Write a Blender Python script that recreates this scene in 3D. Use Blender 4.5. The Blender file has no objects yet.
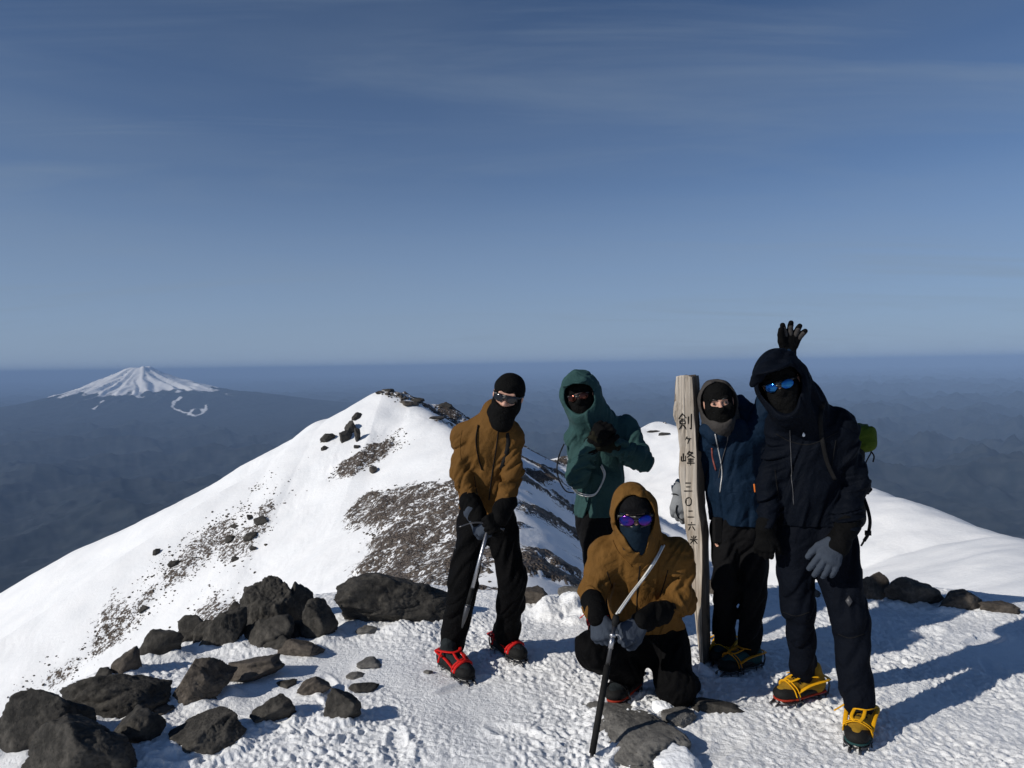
import bpy, math, random
import numpy as np
from mathutils import Vector, Matrix
from mathutils.bvhtree import BVHTree

random.seed(7)
SC = bpy.context.scene
COL = SC.collection
R = math.radians
V = lambda *a: np.array(a, float)

# ------------------------------------------------------------------ camera
CAM_H = 1.75
FPX = 730.0
cam_data = bpy.data.cameras.new('camera')
cam = bpy.data.objects.new('camera', cam_data)
COL.objects.link(cam)
SC.camera = cam
cam_data.sensor_width = 36
cam_data.lens = 36 * FPX / 1024
cam_data.clip_start = 0.05
cam_data.clip_end = 400000
CAM_M = Matrix.Translation((0, 0, CAM_H)) @ Matrix.Rotation(R(90 - 1.49), 4, 'X') @ Matrix.Rotation(R(-0.9), 4, 'Z')
cam.matrix_world = CAM_M
CM = np.array(CAM_M)
EYE = CM[:3, 3]

def ray(px, py):
    d = CM[:3, :3] @ np.array([(px - 512) / FPX, -(py - 384) / FPX, -1.0])
    return d / np.linalg.norm(d)

def P(px, py, dep):
    """world point seen at a pixel of the photograph, dep metres ahead along +y"""
    d = ray(px, py)
    return EYE + d * (dep / d[1])

# ------------------------------------------------------------------ noise
_rng = np.random.default_rng(3)
_perm = _rng.permutation(256).astype(np.int32)
_perm = np.concatenate([_perm, _perm, _perm])
_g3 = _rng.normal(size=(256, 3)); _g3 /= np.linalg.norm(_g3, axis=1)[:, None]
_g3 = _g3.astype(np.float32)
_ga = _rng.uniform(0, 2 * np.pi, 256)
_g2 = np.stack([np.cos(_ga), np.sin(_ga)], 1).astype(np.float32)

def perlin2(x, y, seed=0):
    x = np.asarray(x, float) + seed * 17.31; y = np.asarray(y, float) - seed * 9.73
    xi = np.floor(x); yi = np.floor(y)
    xf = (x - xi).astype(np.float32); yf = (y - yi).astype(np.float32)
    xi = xi.astype(np.int64) & 255; yi = yi.astype(np.int64) & 255
    u = xf * xf * xf * (xf * (xf * 6 - 15) + 10); v = yf * yf * yf * (yf * (yf * 6 - 15) + 10)
    def g(ix, iy, dx, dy):
        h = _perm[_perm[ix] + iy]
        return _g2[h, 0] * dx + _g2[h, 1] * dy
    a = g(xi, yi, xf, yf); b = g(xi + 1, yi, xf - 1, yf)
    c = g(xi, yi + 1, xf, yf - 1); d = g(xi + 1, yi + 1, xf - 1, yf - 1)
    return ((a + (b - a) * u) * (1 - v) + (c + (d - c) * u) * v) * 1.4

def perlin3(p, seed=0):
    x = p[:, 0] + seed * 11.7; y = p[:, 1] - seed * 5.3; z = p[:, 2] + seed * 3.1
    xi = np.floor(x); yi = np.floor(y); zi = np.floor(z)
    xf = (x - xi).astype(np.float32); yf = (y - yi).astype(np.float32); zf = (z - zi).astype(np.float32)
    xi = xi.astype(np.int64) & 255; yi = yi.astype(np.int64) & 255; zi = zi.astype(np.int64) & 255
    f = lambda t: t * t * t * (t * (t * 6 - 15) + 10)
    u, v, w = f(xf), f(yf), f(zf)
    def g(a, b, c):
        h = _perm[_perm[_perm[xi + a] + yi + b] + zi + c]
        G = _g3[h]
        return G[:, 0] * (xf - a) + G[:, 1] * (yf - b) + G[:, 2] * (zf - c)
    def lx(b, c):
        m = g(0, b, c); return m + (g(1, b, c) - m) * u
    l0 = lx(0, 0); l0 = l0 + (lx(1, 0) - l0) * v
    l1 = lx(0, 1); l1 = l1 + (lx(1, 1) - l1) * v
    return (l0 + (l1 - l0) * w) * 1.5

def fbm2(x, y, oct=5, seed=0, gain=0.5):
    s = 0; a = 1.0
    for i in range(oct):
        s = s + a * perlin2(x * 2 ** i, y * 2 ** i, seed + i); a *= gain
    return s

def ridged2(x, y, oct=5, seed=0, gain=0.5):
    s = 0; a = 1.0
    for i in range(oct):
        n = 1 - np.abs(perlin2(x * 2 ** i, y * 2 ** i, seed + i)) * 1.6
        s = s + a * n * n; a *= gain
    return s

def sstep(a, b, x):
    t = np.clip((x - a) / (b - a), 0, 1)
    return t * t * (3 - 2 * t)

# ------------------------------------------------------------------ object helpers
def mesh_obj(name, verts, faces, mat=None, parent=None, smooth=True, base=None, attrs=None):
    verts = np.asarray(verts, np.float64)
    if parent is not None and base is None:
        base = parent.get('_b')
        base = np.array(base) if base is not None else None
    if base is not None:
        verts = verts - np.asarray(base)[None, :]
    me = bpy.data.meshes.new(name)
    if isinstance(faces, np.ndarray):
        n, k = faces.shape
        me.vertices.add(len(verts)); me.vertices.foreach_set('co', verts.astype(np.float32).ravel())
        me.loops.add(n * k); me.loops.foreach_set('vertex_index', faces.astype(np.int32).ravel())
        me.polygons.add(n); me.polygons.foreach_set('loop_start', np.arange(0, n * k, k, dtype=np.int32))
        me.polygons.foreach_set('loop_total', np.full(n, k, np.int32))
        me.update(calc_edges=True); me.validate()
    else:
        me.from_pydata([tuple(v) for v in verts], [], [tuple(f) for f in faces]); me.update()
    if smooth:
        me.polygons.foreach_set('use_smooth', np.ones(len(me.polygons), bool))
    for k, a in (attrs or {}).items():
        at = me.attributes.new(k, 'FLOAT', 'POINT'); at.data.foreach_set('value', np.asarray(a, np.float32))
    if mat is not None:
        me.materials.append(mat)
    o = bpy.data.objects.new(name, me); COL.objects.link(o)
    if parent is not None:
        o.parent = parent
    elif base is not None:
        o.location = tuple(base)
    return o

def tag(o, label=None, cat=None, group=None, kind=None):
    if label: o['label'] = label
    if cat: o['category'] = cat
    if group: o['group'] = group
    if kind: o['kind'] = kind
    return o

def empty(name, base):
    o = bpy.data.objects.new(name, None); COL.objects.link(o)
    o.location = tuple(base); o['_b'] = [float(v) for v in base]
    o.empty_display_size = .1
    return o

class MB:
    """collects pieces that become one mesh"""
    def __init__(s): s.v = []; s.f = []; s.n = 0
    def add(s, v, f):
        v = np.asarray(v, float)
        s.v.append(v); s.f += [tuple(int(i) + s.n for i in q) for q in f]; s.n += len(v); return s
    def tube(s, pts, r, n=8, up=None, flat=1.0, cap=True):
        pts = np.asarray(pts, float); m = len(pts)
        rr = np.full(m, r) if np.isscalar(r) else np.asarray(r, float)
        T = np.gradient(pts, axis=0); T /= np.linalg.norm(T, axis=1)[:, None] + 1e-12
        u = np.asarray(up, float) if up is not None else (V(0, 0, 1) if abs(T[0, 2]) < .9 else V(1, 0, 0))
        out = []
        for i in range(m):
            u = u - T[i] * (u @ T[i]); u /= np.linalg.norm(u) + 1e-12
            w = np.cross(T[i], u)
            for k in range(n):
                a = 2 * np.pi * k / n
                out.append(pts[i] + rr[i] * (math.cos(a) * u * flat + math.sin(a) * w))
        f = [(i * n + k, i * n + (k + 1) % n, (i + 1) * n + (k + 1) % n, (i + 1) * n + k) for i in range(m - 1) for k in range(n)]
        if cap:
            f += [tuple(range(n - 1, -1, -1)), tuple((m - 1) * n + k for k in range(n))]
        return s.add(out, f)
    def box(s, c, h, Rm=None):
        c = np.asarray(c, float); h = np.asarray(h, float)
        v = np.array([[x, y, z] for x in (-1, 1) for y in (-1, 1) for z in (-1, 1)], float) * h
        if Rm is not None: v = v @ np.asarray(Rm).T
        return s.add(v + c, [(0, 1, 3, 2), (4, 6, 7, 5), (0, 4, 5, 1), (2, 3, 7, 6), (0, 2, 6, 4), (1, 5, 7, 3)])
    def build(s, name, mat, parent=None, smooth=True, base=None):
        return mesh_obj(name, np.concatenate(s.v), s.f, mat, parent, smooth, base)

def spline(pts, n=24):
    """Catmull-Rom through points"""
    p = np.asarray(pts, float); p = np.concatenate([[2 * p[0] - p[1]], p, [2 * p[-1] - p[-2]]])
    out = []
    for i in range(1, len(p) - 2):
        for t in np.linspace(0, 1, n, endpoint=(i == len(p) - 3)):
            a, b, c, d = p[i - 1], p[i], p[i + 1], p[i + 2]
            out.append(.5 * ((2 * b) + (c - a) * t + (2 * a - 5 * b + 4 * c - d) * t * t + (3 * b - a - 3 * c + d) * t ** 3))
    return np.array(out)

# ------------------------------------------------------------------ signed distance modelling
def unit(v): v = np.asarray(v, float); return v / (np.linalg.norm(v) + 1e-12)

def sd_cap(p, a, b, ra, rb):
    ab = b - a; L = ab @ ab + 1e-12
    t = np.clip(((p - a) @ ab) / L, 0, 1)
    return np.linalg.norm(p - a - t[:, None] * ab, axis=1) - (ra + (rb - ra) * t)

def sd_wide(p, a, b, wa, wb, da, db, side):
    ax = unit(b - a); side = unit(side - ax * (side @ ax)); fr = np.cross(ax, side)
    L = np.linalg.norm(b - a)
    q = p - a; h = q @ ax; t = np.clip(h / L, 0, 1)
    u = h - t * L; w = wa + (wb - wa) * t; d = da + (db - da) * t
    m = np.minimum(w, d)
    k = np.sqrt(((q @ side) / w) ** 2 + ((q @ fr) / d) ** 2 + (u / m) ** 2)
    return (k - 1) * m

def sd_ell(p, c, r, M=None):
    q = p - c
    if M is not None: q = q @ M
    q = q / r
    k0 = np.linalg.norm(q, axis=1); k1 = np.linalg.norm(q / r, axis=1)
    return np.where(k0 < .02, -r.min(), k0 * (k0 - 1) / (k1 + 1e-9))

def sd_box(p, c, h, rad, M=None):
    q = p - c
    if M is not None: q = q @ M
    q = np.abs(q) - (h - rad)
    return np.linalg.norm(np.maximum(q, 0), axis=1) + np.minimum(q.max(axis=1), 0) - rad

def cap(a, b, ra, rb, k=.02, f=0, **kw): return dict(t='c', a=np.asarray(a, float), b=np.asarray(b, float), r=(ra, rb), k=k, f=f, **kw)
def wide(a, b, w, d, side, k=.03, f=0, **kw): return dict(t='w', a=np.asarray(a, float), b=np.asarray(b, float), w=w, d=d, side=np.asarray(side, float), k=k, f=f, **kw)
def ell(c, r, M=None, k=.02, f=0, **kw): return dict(t='e', c=np.asarray(c, float), r=np.asarray(r, float), M=M, k=k, f=f, **kw)
def box(c, h, rad, M=None, k=.01, f=0, **kw): return dict(t='b', c=np.asarray(c, float), h=np.asarray(h, float), rad=rad, M=M, k=k, f=f, **kw)
def plane(c, n, **kw): return dict(t='p', c=np.asarray(c, float), n=unit(n), k=0, f=0, op='-', **kw)

def part_sdf(p, q):
    t = q['t']
    if t == 'c': return sd_cap(p, q['a'], q['b'], *q['r'])
    if t == 'w': return sd_wide(p, q['a'], q['b'], *q['w'], *q['d'], q['side'])
    if t == 'e': return sd_ell(p, q['c'], q['r'], q['M'])
    if t == 'b': return sd_box(p, q['c'], q['h'], q['rad'], q['M'])
    if t == 'p': return -((p - q['c']) @ q['n'])          # removes the side the normal points to

def part_fold(p, q, seed):
    """cloth folds for one limb or torso: creases that run round a limb or hang along it"""
    amp = q['f']
    if amp == 0: return np.zeros(len(p), np.float32)
    if 'a' in q:
        ax = unit(q['b'] - q['a']); o = q['a']
    else:
        ax = V(0, 0, 1) if q['M'] is None else q['M'][:, 2]; o = q['c']
    e1 = unit(np.cross(ax, V(.3, .8, .5))); e2 = np.cross(ax, e1)
    fa, fr = q.get('fa', 13.0) * .8, q.get('fr', 5.5)
    w = p - o
    c = np.stack([w @ e1 * fr, w @ e2 * fr, w @ ax * fa + (w @ e1) * fr * 1.5 - (w @ e2) * fr * .8], 1)
    c = c + .9 * perlin3(c * .5, seed + 5)[:, None]
    n = perlin3(c, seed)
    f = (np.minimum(np.abs(n), .5) - .2) * 2.4
    n2 = perlin3(c * 2.1 + 7.7, seed + 1)
    n3 = np.clip(1 - np.abs(perlin3(c * .8 + 3.1, seed + 7)) * 5, 0, 1)
    f = f * .75 + .35 * n2 + .55 * perlin3(w * 7.0, seed + 2) - .0 + .75 * n3
    return 1.55 * amp * f

def eval_sdf(p, parts, seed=0, folds=True, offset=0.0):
    d = None; keep = []
    use = folds and any(q['f'] for q in parts)
    for i, q in enumerate(parts):
        if q.get('op') == '-': continue
        s = part_sdf(p, q)
        if use: keep.append((i, q, s))
        if d is None: d = s
        else:
            k = q['k']
            h = np.clip(.5 + .5 * (d - s) / k, 0, 1)
            d = d + (s - d) * h - k * h * (1 - h)
    d = d - offset
    if use:
        m = np.abs(d) < .032
        pm = p[m]; dm = d[m]; num = np.zeros(len(pm)); den = np.full(len(pm), 1e-9)
        for i, q, s in keep:
            s = s[m]; k = s < dm + .05
            w = np.exp(-np.clip(s[k] - dm[k], -.05, .4) / .016)
            den[k] += w
            if q['f']: num[k] += w * part_fold(pm[k], q, seed + i * 3)
        d[m] = dm + num / den
    for q in parts:
        if q.get('op') == '-':
            s = -part_sdf(p, q)
            k = q['k']
            if k > 1e-5:
                h = np.clip(.5 - .5 * (d - s) / k, 0, 1)
                d = d + (s - d) * h + k * h * (1 - h)
            else: d = np.maximum(d, s)
    return d

def nets(F, org, h):
    S = F < 0
    nx, ny, nz = F.shape; cs = (nx - 1, ny - 1, nz - 1); N = cs[0] * cs[1] * cs[2]
    acc = np.zeros((N, 3)); cnt = np.zeros(N); quads = []
    for ax in range(3):
        lo = [slice(None)] * 3; hi = [slice(None)] * 3
        lo[ax] = slice(0, -1); hi[ax] = slice(1, None); lo, hi = tuple(lo), tuple(hi)
        cr = S[lo] != S[hi]
        idx = np.argwhere(cr)
        if len(idx) == 0: continue
        f0 = F[lo][cr]; f1 = F[hi][cr]; t = f0 / (f0 - f1)
        pos = idx.astype(float); pos[:, ax] += t
        b, c = (ax + 1) % 3, (ax + 2) % 3
        ids = []; ok = np.ones(len(idx), bool)
        for db, dc in ((0, 0), (-1, 0), (-1, -1), (0, -1)):
            q = idx.copy(); q[:, b] += db; q[:, c] += dc
            v = (q >= 0).all(1) & (q < np.array(cs)).all(1)
            ok &= v
            qi = np.where(v, q[:, 0] * cs[1] * cs[2] + q[:, 1] * cs[2] + q[:, 2], 0)
            ids.append(qi)
            for j in range(3): acc[:, j] += np.bincount(qi[v], pos[v, j], N)
            cnt += np.bincount(qi[v], minlength=N)
        Q = np.stack(ids, 1)[ok]; flip = (f0[ok] > 0)
        Q[flip] = Q[flip][:, ::-1]
        quads.append(Q)
    act = cnt > 0
    vid = np.full(N, -1); vid[act] = np.arange(act.sum())
    v = acc[act] / cnt[act][:, None] * h + org
    return v, vid[np.concatenate(quads)]

def bounds_of(parts, pad):
    lo = np.full(3, 1e9); hi = -lo
    for q in parts:
        if q.get('op') == '-': continue
        if q['t'] in 'cw':
            r = max(q['r']) if q['t'] == 'c' else max(*q['w'], *q['d'])
            for e in (q['a'], q['b']): lo = np.minimum(lo, e - r); hi = np.maximum(hi, e + r)
        else:
            r = q['r'].max() if q['t'] == 'e' else np.linalg.norm(q['h'])
            lo = np.minimum(lo, q['c'] - r); hi = np.maximum(hi, q['c'] + r)
    return lo - pad, hi + pad

def sdf_mesh(parts, vox, seed=0, offset=0.0):
    lo, hi = bounds_of(parts, .03 + abs(offset) + 2 * vox)
    n = np.ceil((hi - lo) / vox).astype(int) + 1
    # coarse pass finds the band, fine pass fills it
    c = 4
    nc = (n + c - 1) // c + 1
    g = np.stack(np.meshgrid(*[lo[i] + np.arange(nc[i]) * vox * c for i in range(3)], indexing='ij'), -1).reshape(-1, 3)
    dc = eval_sdf(g, parts, folds=False, offset=offset).reshape(nc)
    n = (nc - 1) * c + 1
    big = np.repeat(np.repeat(np.repeat(dc, c, 0), c, 1), c, 2)[c // 2:, c // 2:, c // 2:]
    pad = [(0, max(0, int(n[i] - big.shape[i]))) for i in range(3)]
    big = np.pad(big, pad, mode='edge')[:n[0], :n[1], :n[2]]
    F = big.astype(np.float32)
    band = np.argwhere(np.abs(F) < .035 + 4.5 * vox)
    for i0 in range(0, len(band), 400000):
        b = band[i0:i0 + 400000]
        F[b[:, 0], b[:, 1], b[:, 2]] = eval_sdf(lo + b * vox, parts, seed, True, offset)
    return nets(F.astype(float), lo, vox)

def sdf_obj(name, parts, vox, mat, parent=None, seed=0, offset=0.0, base=None):
    v, f = sdf_mesh(parts, vox, seed, offset)
    return mesh_obj(name, v, f, mat, parent, True, base)

# ------------------------------------------------------------------ materials
def new_mat(name):
    m = bpy.data.materials.new(name); m.use_nodes = True
    nt = m.node_tree; b = nt.nodes['Principled BSDF']
    return m, nt, b

def N(nt, t, **kw):
    n = nt.nodes.new(t)
    for k, v in kw.items():
        if k in n.inputs: n.inputs[k].default_value = v
        else: setattr(n, k, v)
    return n

def ramp(nt, fac, stops):
    r = nt.nodes.new('ShaderNodeValToRGB'); e = r.color_ramp.elements
    while len(e) < len(stops): e.new(.5)
    for i, (p, c) in enumerate(stops):
        e[i].position = p; e[i].color = (*c, 1) if len(c) == 3 else c
    nt.links.new(fac, r.inputs[0]); return r.outputs[0]

def mathn(nt, op, a, b=None, clamp=False):
    m = nt.nodes.new('ShaderNodeMath'); m.operation = op; m.use_clamp = clamp
    for i, x in enumerate((a, b)):
        if x is None: continue
        if hasattr(x, 'links'): nt.links.new(x, m.inputs[i])
        else: m.inputs[i].default_value = x
    return m.outputs[0]

def mixc(nt, f, a, b):
    m = nt.nodes.new('ShaderNodeMix'); m.data_type = 'RGBA'
    for s, x in ((0, f), (6, a), (7, b)):
        if hasattr(x, 'links'): nt.links.new(x, m.inputs[s])
        else: m.inputs[s].default_value = x if s == 0 else (*x, 1)
    return m.outputs[2]

def bump(nt, b, h, strength, dist):
    n = N(nt, 'ShaderNodeBump'); n.inputs['Strength'].default_value = strength; n.inputs['Distance'].default_value = dist
    nt.links.new(h, n.inputs['Height']); nt.links.new(n.outputs[0], b.inputs['Normal']); return n

def coord(nt, kind='Object'):
    return N(nt, 'ShaderNodeTexCoord').outputs[kind]

def fabric(name, col, rough=.8, wrinkle=.5, sheen=.0, vary=.12, scale=1.0):
    m, nt, b = new_mat(name)
    co = coord(nt)
    n1 = N(nt, 'ShaderNodeTexNoise', Scale=9 * scale, Detail=5, Roughness=.6, Distortion=1.2); nt.links.new(co, n1.inputs['Vector'])
    n2 = N(nt, 'ShaderNodeTexNoise', Scale=60 * scale, Detail=3); nt.links.new(co, n2.inputs['Vector'])
    n3 = N(nt, 'ShaderNodeTexNoise', Scale=900, Detail=2); nt.links.new(co, n3.inputs['Vector'])
    c = np.array(col)
    nt.links.new(ramp(nt, n1.outputs[0], [(.3, tuple(c * (1 - vary))), (.7, tuple(np.minimum(c * (1 + vary), 1)))]), b.inputs['Base Color'])
    b.inputs['Roughness'].default_value = rough
    b.inputs['Specular IOR Level'].default_value = .05
    b.inputs['Sheen Weight'].default_value = sheen; b.inputs['Sheen Roughness'].default_value = .5
    h = mathn(nt, 'ADD', n1.outputs[0], mathn(nt, 'MULTIPLY', n2.outputs[0], .22))
    h = mathn(nt, 'ADD', h, mathn(nt, 'MULTIPLY', n3.outputs[0], .015))
    bump(nt, b, h, wrinkle, .03)
    return m

def simple(name, col, rough=.5, metal=0.0, nscale=40, nb=.1, vary=.1):
    m, nt, b = new_mat(name)
    co = coord(nt)
    n1 = N(nt, 'ShaderNodeTexNoise', Scale=nscale, Detail=4); nt.links.new(co, n1.inputs['Vector'])
    c = np.array(col)
    nt.links.new(ramp(nt, n1.outputs[0], [(.3, tuple(c * (1 - vary))), (.7, tuple(np.minimum(c * (1 + vary), 1)))]), b.inputs['Base Color'])
    b.inputs['Roughness'].default_value = rough; b.inputs['Metallic'].default_value = metal
    b.inputs['Specular IOR Level'].default_value = .12 if rough > .5 else .5
    if nb: bump(nt, b, n1.outputs[0], nb, .01)
    return m
# ------------------------------------------------------------------ terrain heights
EDGE = np.array([(-2.75, -5), (-2.6, 3.0), (-2.35, 4.1), (-2.05, 4.75), (-1.5, 5.5), (-.8, 5.75), (.2, 5.45), (1.4, 5.5), (2.9, 5.6), (4.2, 5.0), (6.0, 4.0), (7.5, 0), (6, -5)])

def seg_info(x, y, a, b):
    ab = (b[0] - a[0], b[1] - a[1]); L = ab[0] ** 2 + ab[1] ** 2
    t = np.clip(((x - a[0]) * ab[0] + (y - a[1]) * ab[1]) / L, 0, 1)
    dx = x - a[0] - t * ab[0]; dy = y - a[1] - t * ab[1]
    return np.hypot(dx, dy), t, ab[0] * dy - ab[1] * dx      # >0: left of a->b

def poly_out(x, y, poly):
    """distance outside a closed polygon (0 inside)"""
    d = np.full(np.shape(x), 1e9); ins = np.zeros(np.shape(x), bool)
    n = len(poly)
    for i in range(n):
        a, b = poly[i], poly[(i + 1) % n]
        dd, _, _ = seg_info(x, y, a, b); d = np.minimum(d, dd)
        c = ((a[1] > y) != (b[1] > y)) & (x < (b[0] - a[0]) * (y - a[1]) / (b[1] - a[1] + 1e-12) + a[0])
        ins ^= c
    return np.where(ins, -d, d)

def tent(x, y, pts, sl, sr, rnd):
    out = np.full(np.shape(x), -1e5)
    for i in range(len(pts) - 1):
        a, b = pts[i], pts[i + 1]
        d, t, s = seg_info(x, y, a, b)
        z = a[2] + (b[2] - a[2]) * t
        k = sl + (sr - sl) * np.where(s > 0, 0.0, 1.0)
        L = math.hypot(b[0] - a[0], b[1] - a[1])
        u = ((x - a[0]) * (b[0] - a[0]) + (y - a[1]) * (b[1] - a[1])) / L
        over = np.maximum(np.maximum(u - L, -u), 0)
        lat = np.abs(s) / L
        v = z - k * (np.sqrt(lat * lat + rnd * rnd) - rnd) - .95 * (np.sqrt(over * over + 12) - 3.46)
        out = np.maximum(out, v)
    return out

def smax(a, b, k):
    h = np.clip(.5 + .5 * (a - b) / k, 0, 1)
    return b + (a - b) * h + k * h * (1 - h)

RIDGE_A = [(.3, 14, -7.0), (.6, 30, -9.4), (-.6, 60, -11.3), (-5.5, 90, -8.6), (-14, 110, -4.6), (-20.5, 118, -2.7)]
SPUR_B = [(-20.5, 118, -2.7), (-30, 118, -6.4), (-84, 118, -34.6), (-220, 118, -109)]
RIM_D = [(-20.5, 118, -2.7), (-12, 124, -5.6), (-5, 135, -10.2), (4, 160, -19.2), (9.5, 180, -21.6), (25, 190, -19.5), (33, 195, -16.2), (39.5, 200, -14.8)]
RIDGE_C = [(39.5, 200, -14.8), (50, 185, -17), (58, 150, -21.5), (53, 100, -17.6), (55, 82, -18.4), (45, 58, -15.4), (36, 36, -11.5), (27, 20, -7.5), (20, 8, -5)]

_pr = np.random.default_rng(12)
PRINTS = []
for _i in range(34):
    _a = _pr.uniform(0, 2 * np.pi); PRINTS.append((_pr.uniform(-1.5, 3.2), _pr.uniform(3.0, 5.3), math.cos(_a), math.sin(_a), _pr.uniform(.15, .7)))
DRIFT = []

def H_base(x, y):
    e = np.maximum(poly_out(x, y, EDGE), 0)
    own = -.95 * (np.sqrt(e * e + .25) - .5)
    h = own
    h = smax(h, tent(x, y, RIDGE_A, .56, .80, 3.0), 2.0)
    h = smax(h, tent(x, y, SPUR_B, .47, .80, 5.0), 2.5)
    h = smax(h, tent(x, y, RIM_D[:2], .75, .80, 2.0), 2.0)
    h = smax(h, tent(x, y, RIM_D[1:], .7, .50, 2.0), 2.0)
    h = smax(h, tent(x, y, RIDGE_C, .8, .46, 5.0), 2.5)
    return h, e

def H(x, y):
    x = np.asarray(x, float); y = np.asarray(y, float)
    r = np.hypot(x, y)
    h, e = H_base(x, y)
    m = np.clip((e - .3) / 14, 0, 1)
    h = h + m * (.9 * perlin2(x / 26, y / 26, 1) + .38 * perlin2(x / 9, y / 9, 2) + .13 * perlin2(x / 3.3, y / 3.3, 3))
    # wind ripple on the slopes
    w = np.clip((e - 3) / 30, 0, 1)
    wx = x + 1.6 * perlin2(x / 5, y / 5, 16); wy = y + 1.6 * perlin2(x / 5, y / 5, 17)
    h = h + w * (.05 * perlin2(wx / 1.3, wy / 4.2, 4) + .03 * perlin2(wx / .5, wy / .9, 5)) * np.clip(.5 + perlin2(x / 12, y / 12, 18), 0, 1)
    w = 1 / (1 + (r / 9) ** 3)
    k = np.clip(1 - (r - 30) / 30, 0, 1)
    h = h + w * (.030 * perlin2(x / 1.1 + 3.3, y / 1.1, 6) + .020 * perlin2(x / .42, y / .42, 7))
    rough = np.clip(.72 + 1.1 * perlin2(x / .8, y / .8, 9) + .12 * np.clip(x, -1.5, 1), .10, 1.3)
    wx = x + .03 * perlin2(x / .16, y / .16, 13); wy = y + .03 * perlin2(x / .16, y / .16, 14)
    b1 = np.abs(perlin2(wx / .13, wy / .10, 10)); b2 = np.abs(perlin2(wx / .062, wy / .05, 11)); b3 = perlin2(wx / .027, wy / .024, 12)
    b4 = np.abs(perlin2(wx / .033 + 5, wy / .027, 15))
    h = h + w * rough * (.012 * (b1 - .25) + .018 * (.3 - b2) + .014 * (.3 - b4) + .007 * b3)
    s = (r < 8) & (r > 2)
    if s.any():
        xs, ys = x[s], y[s]; dz = np.zeros(len(xs))
        for px_, py_, ca, sa, dp in PRINTS:
            u = (xs - px_) * ca + (ys - py_) * sa; v = -(xs - px_) * sa + (ys - py_) * ca
            k = np.sqrt((u / .15) ** 2 + (v / (.052 + .012 * np.sign(u))) ** 2)
            dz += dp * (-.030 * np.exp(-k ** 4) + .014 * np.exp(-((k - 1.35) / .28) ** 2))
        h[s] = h[s] + dz
    return h

def on_ground(px, py, tmax=700):
    d = ray(px, py)
    t = np.geomspace(1.2, tmax, 2500)
    q = EYE[None] + t[:, None] * d[None]
    below = q[:, 2] < H(q[:, 0], q[:, 1])
    if not below.any(): return None
    i = int(np.argmax(below)); lo, hi = t[max(i - 1, 0)], t[i]
    for _ in range(18):
        mid = .5 * (lo + hi); p = EYE + mid * d
        if p[2] < H(p[0:1], p[1:2])[0]: hi = mid
        else: lo = mid
    return EYE + hi * d

# ------------------------------------------------------------------ terrain masks (where rock and scree lie bare)
def px_poly(pts):
    out = []
    for a, b in pts:
        g = on_ground(a, b)
        if g is not None: out.append((g[0], g[1]))
    return np.array(out)

SCREE = px_poly([(352, 512), (372, 494), (398, 486), (430, 482), (462, 486), (486, 502), (492, 540), (490, 580), (462, 598), (420, 596), (380, 588), (362, 570), (375, 553), (360, 546), (372, 530)])
STREAKS = [px_poly([(268, 478), (256, 490), (180, 545), (120, 605), (60, 665), (20, 690), (50, 690), (120, 640), (200, 570), (245, 520)]),
           px_poly([(300, 470), (262, 500), (225, 545), (190, 610), (150, 650), (185, 640), (240, 560), (285, 505)]),
           px_poly([(392, 436), (375, 445), (345, 463), (338, 473), (352, 473), (380, 458), (400, 446)]),
           px_poly([(374, 393), (392, 392), (425, 398), (452, 408), (475, 425), (455, 424), (430, 410), (400, 402)])]

def rock_mask(x, y):
    n = fbm2(x / 6, y / 6, 5, 21)
    m = -poly_out(x, y, SCREE) / 2.6 + n * .8
    m = np.clip(m, -1, .24 + .25 * perlin2(x / 2.5, y / 2.5, 23))
    n2 = fbm2((x * .5 + y * .2) / 3.0, y / 9.0, 5, 25)
    for i, pl in enumerate(STREAKS):
        s = -poly_out(x, y, pl) / (5.0 if i < 2 else 2.5) + n2 * .8 - (.34 if i < 2 else .1)
        m = np.maximum(m, np.clip(s, -1, .11 if i < 2 else .25))
    # broken rock bands on the shaded east face of the ridge
    q = RIDGE_A[1:] + RIM_D[1:4]
    dm = np.full(np.shape(x), 1e9); sg = np.zeros(np.shape(x)); al = np.zeros(np.shape(x)); L = 0
    for a, b in zip(q[:-1], q[1:]):
        d, t, s = seg_info(x, y, a, b); l = math.hypot(b[0] - a[0], b[1] - a[1])
        w = d < dm
        dm = np.where(w, d, dm); sg = np.where(w, s, sg); al = np.where(w, L + t * l, al); L += l
    east = sstep(-.5, .8, np.where(sg < 0, dm, -dm)) * sstep(62, 26, dm) * sstep(6, -4, x - .13 * y - 3)
    warp = 5 * perlin2(x / 22, y / 22, 33)
    band = ridged2((al - dm * .55 + warp) / 15, (dm + al * .4) / 40, 4, 31) - .95 + .45 * perlin2(x / 5, y / 5, 35) + .22 * perlin2(x / 1.6, y / 1.6, 36)
    m = np.maximum(m, np.where(east > .02, np.clip(band * 1.5, -1, 1) * east - (1 - east), -1))
    # top of the right-hand summit
    t = tent(x, y, [(36, 197, 0), (39.5, 200, 0), (50, 187, 0), (55, 170, 0)], 1, 1, .1)
    m = np.maximum(m, np.clip(-.25 + t / 1.2 + .7 * fbm2(x / 4, y / 4, 4, 41), -1, .9))
    return m

def polar_grid(th, rr):
    T, RR = np.meshgrid(th, rr)
    n, m = len(rr), len(th)
    i = np.arange(n - 1)[:, None] * m + np.arange(m - 1)[None]
    f = np.stack([i, i + m, i + m + 1, i + 1], -1).reshape(-1, 4)[:, ::-1]
    return (np.sin(T) * RR).ravel(), (np.cos(T) * RR).ravel(), f

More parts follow.
